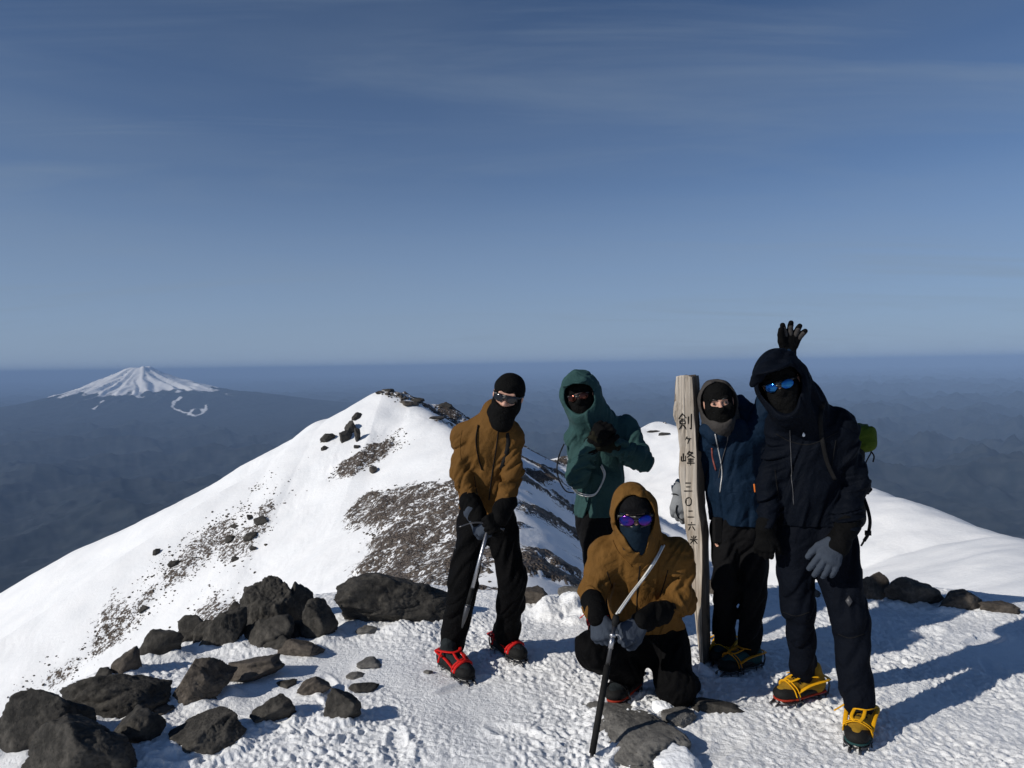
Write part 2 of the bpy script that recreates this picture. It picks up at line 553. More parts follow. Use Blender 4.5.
def snow_material():
    m, nt, b = new_mat('wind_packed_snow')
    co = coord(nt, 'Object')
    at = N(nt, 'ShaderNodeAttribute', attribute_name='rock')
    n0 = N(nt, 'ShaderNodeTexNoise', Scale=1.6, Detail=8, Roughness=.62); nt.links.new(co, n0.inputs['Vector'])
    vo = N(nt, 'ShaderNodeTexVoronoi', Scale=5.5); nt.links.new(co, vo.inputs['Vector'])
    k = mathn(nt, 'ADD', at.outputs['Fac'], mathn(nt, 'MULTIPLY', mathn(nt, 'SUBTRACT', n0.outputs[0], .5), 1.5))
    k = mathn(nt, 'ADD', k, mathn(nt, 'MULTIPLY', mathn(nt, 'SUBTRACT', vo.outputs['Color'], .5), .5))
    fac = ramp(nt, k, [(.02, (0, 0, 0)), (.14, (1, 1, 1))])
    n1 = N(nt, 'ShaderNodeTexNoise', Scale=.35, Detail=5); nt.links.new(co, n1.inputs['Vector'])
    snow = ramp(nt, n1.outputs[0], [(.3, (.83, .845, .86)), (.7, (.89, .895, .90))])
    stone = ramp(nt, vo.outputs['Color'], [(0, (.028, .023, .019)), (.5, (.080, .063, .050)), (.85, (.14, .112, .088)), (1, (.30, .28, .26))])
    nt.links.new(mixc(nt, fac, snow, stone), b.inputs['Base Color'])
    b.inputs['Roughness'].default_value = .62
    b.inputs['Specular IOR Level'].default_value = .25
    n2 = N(nt, 'ShaderNodeTexNoise', Scale=55, Detail=6, Roughness=.65); nt.links.new(co, n2.inputs['Vector'])
    n3 = N(nt, 'ShaderNodeTexNoise', Scale=2.2, Detail=7, Roughness=.55); nt.links.new(co, n3.inputs['Vector'])
    n5 = N(nt, 'ShaderNodeTexNoise', Scale=190, Detail=4); nt.links.new(co, n5.inputs['Vector'])
    hh = mathn(nt, 'ADD', mathn(nt, 'ADD', mathn(nt, 'MULTIPLY', n2.outputs[0], .020), mathn(nt, 'MULTIPLY', n5.outputs[0], .005)), mathn(nt, 'MULTIPLY', n3.outputs[0], .085))
    hh = mathn(nt, 'ADD', hh, mathn(nt, 'MULTIPLY', mathn(nt, 'MULTIPLY', fac, vo.outputs['Distance']), -.35))
    bump(nt, b, hh, .6, 1.0)
    return m

M_SNOW = snow_material()

def build_snow():
    fine = np.linspace(R(-44), R(44), 1050)
    th = np.concatenate([np.linspace(R(-180), R(-46), 70), fine, np.linspace(R(46), R(180), 70)])
    rr = np.concatenate([[.02, .5, 1.0, 1.6], np.geomspace(2.2, 9.0, 600), np.geomspace(9.05, 70, 260), np.linspace(70.3, 215, 420), np.geomspace(216, 620, 70)])
    x, y, f = polar_grid(th, rr)
    z = H(x, y)
    k = rock_mask(x, y)
    r = np.hypot(x, y)
    far = sstep(12, 30, r)
    z = z + far * sstep(.0, .35, k) * (.22 + .30 * np.abs(perlin2(x / 1.1, y / 1.1, 51)) + .5 * np.maximum(perlin2(x / 3.2, y / 3.2, 52), 0))
    k = np.where(r < 9, -1, k)
    s = r < 8.5
    xs, ys = x[s], y[s]; dz = np.zeros(len(xs))
    for cx, cy, rx, ry, am in DRIFT:
        q = np.sqrt(((xs - cx) / rx) ** 2 + ((ys - cy) / ry) ** 2)
        dz = np.maximum(dz, am * np.exp(-(np.maximum(q - .75, 0) / .45) ** 2) * (.7 + .5 * perlin2(xs / .12, ys / .12, 19)))
    z[s] += dz
    o = mesh_obj('snow_ground', np.stack([x, y, z], 1), f, M_SNOW, attrs={'rock': k})
    tag(o, kind='structure')

# ------------------------------------------------------------------ far land
def land_material(name, scale):
    m, nt, b = new_mat(name)
    co = coord(nt, 'Object')
    at = N(nt, 'ShaderNodeAttribute', attribute_name='snow')
    n0 = N(nt, 'ShaderNodeTexNoise', Scale=.0016 * scale, Detail=9, Roughness=.62); nt.links.new(co, n0.inputs['Vector'])
    n1 = N(nt, 'ShaderNodeTexNoise', Scale=.0045 * scale, Detail=6); nt.links.new(co, n1.inputs['Vector'])
    k = mathn(nt, 'ADD', at.outputs['Fac'], mathn(nt, 'MULTIPLY', mathn(nt, 'SUBTRACT', n0.outputs[0], .5), 1.3))
    fac = ramp(nt, k, [(.42, (0, 0, 0)), (.62, (1, 1, 1))])
    wood = ramp(nt, n1.outputs[0], [(.36, (.013, .018, .022)), (.64, (.034, .040, .043))])
    nt.links.new(mixc(nt, fac, wood, (.90, .90, .90)), b.inputs['Base Color'])
    b.inputs['Roughness'].default_value = .9; b.inputs['Specular IOR Level'].default_value = .1
    return m

M_LAND = land_material('winter_forest_land', 1.0)
M_PEAK = land_material('snowy_volcano', 1.6)
PEAK_C = (-15250.0, 30000.0)

def H_far(x, y):
    r = np.hypot(x, y)
    a = np.clip((r - 3000) / 9000, .25, 1)
    h = -1960 + a * (330 * ridged2(x / 4300, y / 4300, 6, 61) - 230 + 190 * fbm2(x / 14000, y / 14000, 3, 66))
    right = sstep(-2000, 9000, x - .1 * y)
    h = h + right * 290 * (ridged2(x / 2400, y / 2800, 6, 71) - .55)
    cone = -90 - .55 * np.maximum(r - 120, 0)
    return smax(cone, h, 60)

def build_far():
    th = np.linspace(R(-62), R(62), 1000)
    rr = np.concatenate([np.geomspace(430, 14000, 430), np.geomspace(14100, 165000, 150)])
    x, y, f = polar_grid(th, rr)
    z = H_far(x, y)
    right = sstep(0, 5000, x - .1 * y)
    z0 = fbm2(x / 1400, y / 900, 5, 81)
    s = .10 + .30 * z0 + .12 * right + .10 * sstep(-1850, -1500, z)
    s = -.12 + .25 * z0 + (.15 + .62 * np.clip(fbm2(x / 420, y / 260, 3, 89), 0, 1)) * (.2 + .8 * right) * sstep(16000, 7000, np.hypot(x, y))
    o = mesh_obj('valley_land', np.stack([x, y, z], 1), f, M_LAND, attrs={'snow': s})
    tag(o, kind='structure')

def H_peak(x, y):
    dx, dy = x - PEAK_C[0], y - PEAK_C[1]
    r = np.hypot(dx / 1.05, dy)
    ang = np.arctan2(dx, -dy)
    body = -1760 + 1890 * np.exp(-(np.maximum(r - 350, 0) / 2950) ** 1.08)
    body = body + 330 * np.exp(-((dx - 5200) / 2600) ** 2 - (dy / 4000) ** 2)
    gul = ridged2(ang * 3.1 + .35 * perlin2(dx / 900, dy / 900, 95), r / 5200, 4, 91) - .9
    body = body + gul * 150 * np.exp(-((r - 2000) / 1700) ** 2)
    body = body + 55 * fbm2(dx / 1300, dy / 1300, 5, 97) * sstep(15000, 5000, r)
    top = 70 * np.exp(-((dx - 260) / 240) ** 2) - 35 * np.exp(-((dx + 250) / 420) ** 2)
    return body + top * np.exp(-(dy / 900) ** 2) * .8

def peak_point(px, py):
    d = ray(px, py); t = np.linspace(20000, 42000, 3000)
    q = EYE[None] + t[:, None] * d[None]
    hit = q[:, 2] < np.maximum(H_peak(q[:, 0], q[:, 1]), H_far(q[:, 0], q[:, 1]))
    i = int(np.argmax(hit)) if hit.any() else 1500
    return q[i, :2]

def build_peak():
    xs = np.linspace(-14000, 15000, 520); ys = np.linspace(-11000, 6000, 330)
    X, Y = np.meshgrid(xs, ys); x = X.ravel() + PEAK_C[0]; y = Y.ravel() + PEAK_C[1]
    z = H_peak(x, y)
    edge = np.maximum(np.abs(X.ravel() - 500) / 14500, np.maximum(-Y.ravel() / 11000, Y.ravel() / 6000))
    z = z - 420 * sstep(.72, 1.0, edge)
    dx, dy = X.ravel(), Y.ravel(); ang = np.arctan2(dx, -dy); rad = np.hypot(dx, dy)
    nz = fbm2(dx / 700, dy / 700, 4, 101)
    lobes = perlin2(ang * 4.2, rad / 9000, 103)
    s = .5 + (z + 840 + 240 * lobes + 120 * nz) / 300
    s = np.clip(s, -.25, 1.75)
    s = s - .45 * sstep(.25, .65, perlin2(ang * 7.5 + .3 * nz, rad / 2600, 105)) * sstep(500, 1500, rad)
    # ski runs and clearings low on the flank
    def mark(pts, w, v=1.1):
        nonlocal s
        q = [peak_point(*p) for p in pts]
        for a, b in zip(q[:-1], q[1:]):
            d, _, _ = seg_info(x, y, a, b)
            s = np.where(d < w * (1 + .3 * nz), np.maximum(s, v), s)
    mark([(181, 397), (174, 401), (172, 407), (180, 411), (188, 413), (194, 416)], 70, .85)
    mark([(188, 415), (194, 409), (202, 409), (203, 413), (196, 416)], 55, .85)
    mark([(203, 413), (206, 410), (206, 405)], 55, .8)
    mark([(93, 409), (97, 406)], 60, .7); mark([(100, 403), (104, 401)], 60, .65)
    n, m = Y.shape
    i = np.arange(n - 1)[:, None] * m + np.arange(m - 1)[None]
    f = np.stack([i, i + 1, i + m + 1, i + m], -1).reshape(-1, 4)
    o = mesh_obj('far_mountain', np.stack([x, y, z], 1), f, M_PEAK, attrs={'snow': s})
    tag(o, kind='structure')

build_far()
build_peak()
# ------------------------------------------------------------------ rocks
def rock_material(name, dark, light, bumpd=.012):
    m, nt, b = new_mat(name)
    co = coord(nt, 'Object')
    n1 = N(nt, 'ShaderNodeTexNoise', Scale=3.2, Detail=9, Roughness=.68); nt.links.new(co, n1.inputs['Vector'])
    n2 = N(nt, 'ShaderNodeTexNoise', Scale=26, Detail=8, Roughness=.7); nt.links.new(co, n2.inputs['Vector'])
    vo = N(nt, 'ShaderNodeTexVoronoi', Scale=85); nt.links.new(co, vo.inputs['Vector'])
    k = mathn(nt, 'ADD', mathn(nt, 'MULTIPLY', n1.outputs[0], .55), mathn(nt, 'MULTIPLY', n2.outputs[0], .45))
    d, l = np.array(dark), np.array(light)
    c = ramp(nt, k, [(.32, tuple(d * .6)), (.45, tuple(d)), (.58, tuple((d + l) / 2)), (.72, tuple(l))])
    # small gas holes of the lava
    hole = ramp(nt, vo.outputs['Distance'], [(.0, (.45, .45, .45)), (.32, (1, 1, 1))])
    mx = nt.nodes.new('ShaderNodeMix'); mx.data_type = 'RGBA'; mx.blend_type = 'MULTIPLY'; mx.inputs[0].default_value = .35
    nt.links.new(c, mx.inputs[6]); nt.links.new(hole, mx.inputs[7]); nt.links.new(mx.outputs[2], b.inputs['Base Color'])
    b.inputs['Roughness'].default_value = .85; b.inputs['Specular IOR Level'].default_value = .3
    h = mathn(nt, 'ADD', n2.outputs[0], mathn(nt, 'MULTIPLY', hole, .25))
    bump(nt, b, h, .9, bumpd)
    return m

M_ROCK = rock_material('dark_lava', (.029, .027, .024), (.105, .096, .083))
M_ROCK_BROWN = rock_material('brown_lava', (.055, .046, .038), (.165, .14, .115))
M_ROCK_GREY = rock_material('grey_lava', (.10, .096, .09), (.24, .23, .21))

def ico(sub):
    import bmesh
    bm = bmesh.new(); bmesh.ops.create_icosphere(bm, subdivisions=sub, radius=1)
    v = np.array([q.co[:] for q in bm.verts]); f = np.array([[q.index for q in p.verts] for p in bm.faces]); bm.free()
    return v, f
ICO = {k: ico(k) for k in (2, 3, 4, 5, 6)}

def rock_shape(seed, sub, sharp=60, planes=9, rough=1.3):
    """a broken block: many cut planes, rounded a little, then worn by noise"""
    g = np.random.default_rng(seed)
    d, f = ICO[sub]
    n = g.normal(size=(planes, 3)); n /= np.linalg.norm(n, axis=1)[:, None]
    c = g.uniform(.58, 1.0, planes)
    n2 = g.normal(size=(6, 3)); n2 /= np.linalg.norm(n2, axis=1)[:, None]
    n = np.concatenate([n, n2]); c = np.concatenate([c, g.uniform(.86, 1.08, 6)])
    dots = np.maximum(d @ n.T, 1e-4)
    rr = ((dots / c) ** sharp).sum(1) ** (-1 / sharp)
    v = d * np.minimum(rr, 1.35)[:, None]
    s = seed % 91
    dis = .045 * perlin3(v * 1.7, s) + .024 * perlin3(v * 4, s + 1) * rough
    if sub >= 4: dis = dis - .022 * rough * (np.abs(perlin3(v * 6.5, s + 2)) - .2) + .02 * rough * perlin3(v * 13, s + 3)
    if sub >= 5: dis = dis + .012 * rough * perlin3(v * 28, s + 4)
    dis = dis - .028 * rough * np.clip(1 - np.abs(perlin3(v * 1.9, s + 8)) * 8, 0, 1) - .014 * rough * np.clip(1 - np.abs(perlin3(v * 4.1, s + 9)) * 6, 0, 1)
    # ledges where the lava split
    dis = dis + .028 * rough * np.sin(9 * (v @ n[0]) + 3 * perlin3(v * 2, s + 6))
    v = v * (1 + dis)[:, None]
    v -= (v.max(0) + v.min(0)) / 2; v /= (v.max(0) - v.min(0)) / 2
    return v, f

def rock(box_px, label, seed, mat=M_ROCK, thick=.75, sink=.25, sub=5, yaw=0.0, tilt=0.0, group='dark lava boulders on the snowy summit', hmin=.42, lean=0.0, sharp=60, cat='rock', name='boulder'):
    x0, y0, x1, y1 = box_px
    g = on_ground((x0 + x1) / 2, y1 - 1)
    if g is None: return None
    d = g[1]; w = 1.12 * (x1 - x0) * d / FPX; Hh = 1.1 * (y1 - y0) * d / FPX
    dep = thick * w
    sink = max(sink, .35) if d < 8 else sink
    gr = .36
    h = max((Hh - .75 * dep * gr) / .95, hmin * Hh)
    v, f = rock_shape(seed, sub, sharp)
    v = v * np.array([w / 2, dep / 2, h / 2 * (1 + sink)])
    if lean: v[:, 0] += lean * v[:, 2]
    Mz = np.array(Matrix.Rotation(tilt, 3, 'Y') @ Matrix.Rotation(yaw, 3, 'Z'))
    v = v @ Mz.T
    c = g + V(0, dep * .42, h / 2 * (1 - sink))
    o = mesh_obj(name, v + c, f, mat, None, True, c)
    if d < 7.5 and cat == 'rock': DRIFT.append((g[0], c[1], w * .55, dep * .6, min(.05, .22 * h)))
    return tag(o, label, cat, group)

B = M_ROCK; BR = M_ROCK_BROWN; GR = M_ROCK_GREY
near = [
    ((-24, 688, 78, 758), 'low black boulder cut off by the left edge of the frame', 15, B, .5, .15, 6, .05, -.12, 30, .6),
    ((52, 675, 152, 724), 'long dark boulder ridge above the corner boulder at the left', 16, B, .5, .15, 6, .15, .12, 30, .6),
    ((10, 718, 120, 790), 'broad dark boulder in the bottom left corner with a lit upper face', 38, B, .6, .2, 6, .1, .05, 40, .7),
    ((104, 712, 154, 752), 'squat black boulder wedged between the corner boulder and the long ridge', 23, B, .8, .2, 5, .3, 0),
    ((163, 659, 224, 709), 'upright square-faced brown boulder standing alone among the left rocks', 46, BR, .6, .25, 6, .2, .06),
    ((214, 656, 276, 687), 'flat tilted brown slab leaning to the right beside the square-faced boulder', 57, BR, .7, .2, 5, -.1, -.22),
    ((238, 577, 294, 632), 'largest boulder at the top of the left rock pile with a rounded crown', 68, B, .8, .1, 6, .4, -.12),
    ((278, 584, 312, 628), 'steep boulder leaning against the crowned boulder of the rock pile', 71, B, .8, .1, 5, .2, .1),
    ((235, 614, 290, 652), 'shadowed black boulder at the foot of the left rock pile', 84, B, .8, .2, 5, -.3, 0),
    ((299, 602, 334, 643), 'pointed dark boulder at the right end of the rock pile', 95, B, .8, .2, 5, .5, .25),
    ((272, 639, 318, 662), 'low brown slab half sunk in snow below the pointed boulder', 106, BR, .7, .3, 5, 0, -.15),
    ((201, 609, 238, 652), 'jagged black rock with spiky tips left of the rock pile', 117, B, .6, .15, 5, .2, .2),
    ((178, 616, 204, 646), 'narrow black rock tooth at the left end of the jagged rocks', 128, B, .7, .2, 4, .1, -.2),
    ((192, 622, 214, 648), 'small black rock between the rock tooth and the spiky rock', 129, B, .7, .2, 4, .6, .1),
    ((108, 650, 134, 678), 'small block rock on the snow edge above the long boulder ridge', 131, BR, .8, .2, 4, .3, 0),
    ((130, 630, 180, 660), 'thin dark rock strip half buried in snow leading up to the rock tooth', 132, B, .4, .3, 4, 0, -.45),
    ((296, 677, 327, 698), 'small grey brown rock alone on snow right of the tilted slab', 142, BR, .8, .3, 5, .2, 0),
    ((248, 697, 291, 726), 'small dark pyramid-shaped rock in the snow below the tilted slab', 153, B, .7, .3, 5, .4, .1),
    ((160, 716, 236, 758), 'wide low boulder with a sharp right corner near the bottom of the frame', 164, B, .7, .25, 6, -.1, -.18),
    ((322, 692, 357, 727), 'dark stone with a blunt top nearest the left man’s feet among the left rocks', 175, B, .8, .2, 5, .3, .1),
    ((138, 704, 170, 718), 'small flat stone beside the square-faced boulder’s foot', 186, BR, .8, .3, 4, 0, 0),
    ((274, 682, 293, 690), 'tiny flat stone in the snow between slab and small rock', 187, B, .8, .3, 4, 0, 0),
    ((192, 698, 214, 711), 'small brown stone at the lower right of the square-faced boulder', 188, BR, .8, .3, 4, 0, 0),
    ((336, 569, 452, 628), 'big rounded grey boulder behind the man with red crampon straps', 199, B, .55, .1, 6, .12, .03),
    ((354, 600, 400, 628), 'low dark lobe of rock at the left foot of the big rounded boulder', 203, B, .7, .2, 5, .1, -.2),
    ((355, 626, 375, 637), 'small grey stone on snow under the big rounded boulder', 204, GR, .8, .3, 4, 0, 0),
    ((356, 659, 380, 671), 'small half-buried stone left of the red-strapped boots', 205, GR, .9, .3, 4, 0, 0),
    ((346, 682, 376, 696), 'thin dark stone flake above the blunt-topped stone', 216, B, .7, .3, 4, .2, -.1),
    ((345, 673, 362, 681), 'tiny grey stone above the dark stone flake', 217, GR, .9, .3, 4, 0, 0),
    ((423, 671, 432, 676), 'pea-sized grey pebble left of the red toe strap', 218, GR, .9, .3, 3, 0, 0),
    ((604, 714, 684, 775), 'wide grey slab stone in front of the kneeling man’s knee', 229, GR, 2.0, .75, 6, .3, -.04, 24, .10),
    ((664, 711, 698, 728), 'small grey stone joined to the slab by the kneeling knee', 231, GR, .8, .4, 5, .2, 0),
    ((696, 702, 748, 716), 'thin dark stone ridge poking out of shaded snow right of the kneeling man', 242, B, .45, .4, 5, .1, .1),
    ((206, 630, 232, 650), 'small black rock at the foot of the spiky rock', 321, B, .8, .2, 4, .5, .1),
    ((262, 634, 290, 655), 'small black rock wedged under the shadowed boulder of the rock pile', 322, B, .8, .2, 4, .2, -.1),
    ((287, 622, 304, 642), 'small dark rock between the pointed boulder and the shadowed boulder', 323, B, .8, .2, 4, .9, .1),
    ((226, 602, 244, 622), 'small dark rock at the left shoulder of the crowned boulder', 324, B, .8, .2, 4, .3, .2),
    ((92, 668, 110, 682), 'small black knob of rock on top of the long boulder ridge', 325, B, .8, .2, 4, .1, 0),
    ((523, 588, 548, 608), 'brown rock on the snow edge behind the left man’s leg', 253, BR, .8, .2, 4, .2, 0),
    ((560, 586, 583, 600), 'pale brown rock on the snow edge left of the teal jacket’s legs', 264, GR, .8, .2, 4, .2, 0),
    ((708, 580, 722, 600), 'small brown rock seen between the wooden post and dark trousers', 265, BR, .9, .2, 4, .2, 0),
    ((786, 586, 822, 600), 'grey brown rock on the snow edge seen between the legs of the tallest man', 266, BR, .6, .3, 4, .2, 0),
    ((858, 577, 900, 604), 'sloping brown rock on the snow edge just right of the tallest man', 275, BR, .4, .2, 5, .1, .35, 20, 1.0),
    ((893, 587, 947, 609), 'humped dark rock, second from the tallest man along the right snow edge', 286, BR, .4, .2, 5, .1, .1, 16, 1.15),
    ((942, 596, 986, 613), 'blocky dark rock with a flat top along the right snow edge', 297, BR, .4, .2, 5, .1, 0, 30, 1.15),
    ((984, 607, 1020, 616), 'low flat rock at the far right end of the snow edge', 308, BR, .4, .3, 5, 0, .05, 20, 1.1),
]
for t in near:
    rock(t[0], t[1], t[2], t[3], t[4], t[5], t[6], t[7], t[8], sharp=t[9] if len(t) > 9 else 60, hmin=t[10] if len(t) > 10 else .42)

# rocks on the far slope, seen across the saddle
far_rocks = [
    ((338, 430, 351, 443), 'lower left dark crag of the crag cluster high on the white peak', 11),
    ((344, 420, 357, 434), 'middle dark crag of the crag cluster high on the white peak', 12),
    ((351, 412, 361, 421), 'topmost dark crag of the crag cluster high on the white peak', 37),
    ((353, 429, 360, 443), 'narrow lower right crag of the crag cluster high on the white peak', 38),
    ((320, 433, 332, 444), 'long narrow dark rock left of the crags on the white peak', 13),
    ((321, 446, 327, 452), 'small dark rock under the narrow rock on the white peak', 14),
    ((367, 466, 378, 475), 'lone oval dark rock above the brown scree patch', 15),
    ((353, 445, 360, 450), 'small dark stone just right below the crags on the white peak', 16),
    ((252, 516, 268, 527), 'biggest dark rock of the scattered rocks on the lower left slope', 17),
    ((243, 533, 254, 543), 'dark rock below the biggest rock of the lower left slope', 18),
    ((225, 536, 235, 544), 'rounded dark rock left of the other scattered rocks on the lower slope', 19),
    ((245, 515, 253, 521), 'small rock just left of the biggest rock on the lower left slope', 20),
    ((248, 546, 256, 552), 'small oval rock lowest right of the scattered slope rocks', 21),
    ((230, 557, 238, 563), 'small rock above the boulder pile on the left slope', 22),
    ((167, 561, 177, 569), 'dark rock at the head of the lower scree streak', 23),
    ((152, 549, 159, 556), 'small dark rock left of the scree streak’s head', 24),
    ((138, 605, 148, 613), 'dark rock in the middle of the lower scree streak', 25),
    ((230, 524, 238, 530), 'tiny dark stone above the rounded rock of the lower slope', 26),
    ((80, 536, 86, 539), 'tiny dark rock on the skyline of the left slope', 27),
    ((385, 388, 394, 393), 'dark rock on the very top of the white peak', 28),
    ((374, 390, 383, 395), 'flat dark rock at the left of the white peak’s top', 29),
    ((409, 396, 424, 404), 'dark rock on the right shoulder of the white peak’s top', 30),
    ((426, 398, 438, 405), 'dark rock further down the white peak’s right shoulder', 31),
    ((438, 402, 450, 410), 'dark rock lowest on the skyline of the white peak’s right shoulder', 32),
    ((428, 414, 446, 421), 'flat dark outcrop under the white peak’s right shoulder', 33),
    ((400, 398, 418, 407), 'brown outcrop just under the white peak’s top', 34),
    ((648, 429, 660, 434), 'dark rock band on top of the snow dome left of the post', 35),
    ((660, 431, 674, 437), 'dark rock band beside the post on the snow dome’s skyline', 36),
]
for bx, lb, sd in far_rocks:
    x0, y0, x1, y1 = bx; ex = .06 * (x1 - x0); ey = .0 * (y1 - y0); bx = (x0 - ex, y0 - ey, x1 + ex, y1 + ey)
    rock(bx, lb, 400 + sd, BR if 'brown' in lb else B, .8, .25, 5 if sd in (11, 12, 13, 37, 38) else 4, sd * .7, 0, group='dark rocks on the far snow slopes', name='rock')

# loose stones of the scree patch and of the streaks, far too many to count
def scree():
    g = np.random.default_rng(5)
    V0, F0 = ICO[2]
    vs_, fs_, n = [], [], 0
    shapes = [rock_shape(900 + i, 2)[0] for i in range(6)]
    for poly, cnt, smin, smax_, spread in ((SCREE, 1700, .05, .20, 1.2), (STREAKS[0], 800, .04, .17, 3), (STREAKS[1], 700, .04, .17, 3), (STREAKS[2], 400, .05, .16, 2), (STREAKS[3], 200, .1, .4, 1)):
        lo, hi = poly.min(0) - spread, poly.max(0) + spread
        q = g.uniform(lo, hi, (60000, 2)); x, y = q[:, 0], q[:, 1]
        ok = (poly_out(x, y, poly) < spread * g.uniform(size=len(x)) ** 3) & (perlin2(x / 3., y / 5., 77) > g.uniform(-.5, .25, len(x)))
        x, y = x[ok][:cnt], y[ok][:cnt]; z = H(x, y)
        for i in range(len(x)):
            s = smin + (smax_ - smin) * g.uniform() ** 3
            w = shapes[g.integers(6)] * np.array([s * g.uniform(.7, 1.3), s * g.uniform(.7, 1.3), s * g.uniform(.5, .9)])
            a = g.uniform(0, 6.28); c, s_ = math.cos(a), math.sin(a)
            vs_.append(w @ np.array([[c, -s_, 0], [s_, c, 0], [0, 0, 1]]).T + V(x[i], y[i], z[i] + s * .25)); fs_.append(F0 + n); n += len(w)
    o = mesh_obj('scree', np.concatenate(vs_), np.concatenate(fs_), M_ROCK_BROWN)
    tag(o, 'loose brown scree stones scattered in patches on the snow slope', 'scree', None, 'stuff')
scree()

# lumps of wind-packed snow
def snow_lump(bx, label, seed):
    return rock(bx, label, seed, M_SNOW_LUMP, 1.1, .8, 5, .3, 0, 'loose lumps of snow', cat='snow lump', name='snow_lump', sharp=6)
def lump_mat():
    m, nt, b = new_mat('snow_lump')
    co = coord(nt, 'Object')
    n2 = N(nt, 'ShaderNodeTexNoise', Scale=60, Detail=6); nt.links.new(co, n2.inputs['Vector'])
    b.inputs['Base Color'].default_value = (.85, .87, .90, 1); b.inputs['Roughness'].default_value = .6
    bump(nt, b, n2.outputs[0], .5, .012); return m
M_SNOW_LUMP = lump_mat()
for _px, _py, _rx, _am in ((556, 618, .13, .10), (570, 612, .14, .11), (578, 622, .10, .07)):
    _g = on_ground(_px, _py); DRIFT.append((_g[0], _g[1] + .1, _rx, .14, _am))
snow_lump((655, 703, 677, 720), 'smooth snow lump against the kneeling man’s knee', 502)
snow_lump((660, 755, 705, 785), 'rounded snow lump at the bottom edge beside the grey slab', 503)
snow_lump((699, 664, 716, 678), 'bright snow lump at the foot of the wooden post', 504)
snow_lump((716, 668, 728, 676), 'tiny bright snow lump beside the yellow-strapped boot at the post', 505)

build_snow()
# ------------------------------------------------------------------ clothes and skin
M_SKIN = simple('skin', (.52, .29, .21), .5, 0, 30, .05, .08)
M_OCHRE = fabric('ochre_shell', (.120, .060, .017), .7, .45)
M_OCHRE2 = fabric('ochre_insulated_shell', (.132, .066, .018), .7, .5)
M_TEAL = fabric('teal_shell', (.029, .066, .065), .65, .45)
M_NAVY = fabric('navy_shell', (.0062, .016, .034), .65, .45)
M_BLACKNAVY = fabric('blue_black_shell', (.0028, .0042, .0078), .7, .5)
M_BLACK = fabric('black_softshell', (.0032, .0032, .0036), .75, .5)
M_CHAR = fabric('charcoal_softshell', (.0065, .0065, .0074), .75, .5)
M_NAVYPANT = fabric('dark_navy_softshell', (.0034, .0047, .0084), .75, .5)
M_GREYHOOD = fabric('grey_brown_hood', (.052, .048, .046), .75, .4)
M_KNIT = fabric('black_knit', (.0065, .0065, .0065), .9, .6, .0, .2, 4)
M_BLUEKNIT = fabric('dark_blue_knit', (.008, .016, .026), .9, .4)
M_GLOVE_GREY = fabric('slate_grey_glove', (.042, .052, .070), .8, .4)
M_GLOVE_PALE = fabric('pale_grey_glove', (.20, .21, .22), .8, .4)
M_GLOVE_BLACK = fabric('black_glove', (.0042, .0042, .0044), .8, .5)
M_GLOVE_OLIVE = fabric('dark_olive_glove', (.014, .0135, .009), .8, .5)
M_RUBBER = simple('black_rubber', (.012, .012, .012), .7, 0, 60, .3)
M_YELLOW = fabric('yellow_boot_leather', (.27, .155, .018), .65, .5)
M_DARKBOOT = fabric('dark_boot_fabric', (.018, .022, .024), .7, .5)
M_TEALBOOT = fabric('dark_teal_boot', (.020, .055, .055), .7, .4)
M_STRAP_RED = simple('red_strap', (.55, .016, .014), .55, 0, 90, .2)
M_STRAP_YEL = simple('yellow_strap', (.72, .36, .01), .55, 0, 90, .2)
M_STRAP_ORG = simple('orange_strap', (.62, .24, .015), .55, 0, 90, .2)
M_STEEL = simple('dark_steel', (.10, .10, .105), .4, .9, 60, .1)
M_ALU = simple('brushed_aluminium', (.42, .42, .43), .35, .95, 80, .08)
M_WHITE = simple('white_print', (.75, .75, .75), .6)
M_CORD = simple('white_cord', (.62, .62, .60), .7, 0, 200, .3)
M_WEB = simple('black_webbing', (.007, .007, .0075), .7, 0, 120, .3)
M_GREYZIP = simple('grey_zip', (.06, .06, .065), .45, .2, 120, .2)
M_ZIPPALE = simple('pale_zip', (.5, .5, .5), .4, .3, 120, .2)
M_ORANGEPULL = simple('orange_pull', (.65, .16, .02), .5)
M_REDZIP = simple('dull_red_zip', (.20, .05, .04), .5)
M_REDSOLE = simple('red_rubber', (.30, .03, .015), .6, 0, 60, .2)
M_LIME = fabric('lime_green_pack', (.055, .085, .010), .7, .5)

def lens_mat(name, c1, c2):
    m, nt, b = new_mat(name)
    co = coord(nt, 'Object'); n1 = N(nt, 'ShaderNodeTexNoise', Scale=25, Detail=1); nt.links.new(co, n1.inputs['Vector'])
    nt.links.new(ramp(nt, n1.outputs[0], [(.35, c1), (.65, c2)]), b.inputs['Base Color'])
    b.inputs['Metallic'].default_value = .9; b.inputs['Roughness'].default_value = .12
    return m
M_LENS_BLUE = lens_mat('blue_mirror_lens', (.008, .075, .33), (.025, .16, .36))
M_LENS_PURPLE = lens_mat('blue_purple_mirror_lens', (.008, .03, .26), (.10, .02, .19))
M_LENS_DARK = simple('dark_lens', (.010, .010, .012), .12, 0, 20, 0)
M_LENS_BROWN = lens_mat('brown_mirror_lens', (.05, .016, .014), (.11, .04, .028))
M_FRAME = simple('black_frame', (.012, .012, .012), .4)

def frame(yaw, roll=0.0, pitch=0.0):
    """head frame: local +y is where the face looks. yaw 0 looks at the camera, positive turns towards the picture's left;
    roll positive leans the top of the head to the picture's right; pitch positive looks down"""
    m = Matrix.Rotation(math.pi - R(yaw), 3, 'Z') @ Matrix.Rotation(R(-pitch), 3, 'X') @ Matrix.Rotation(R(-roll), 3, 'Y')
    return np.array(m)

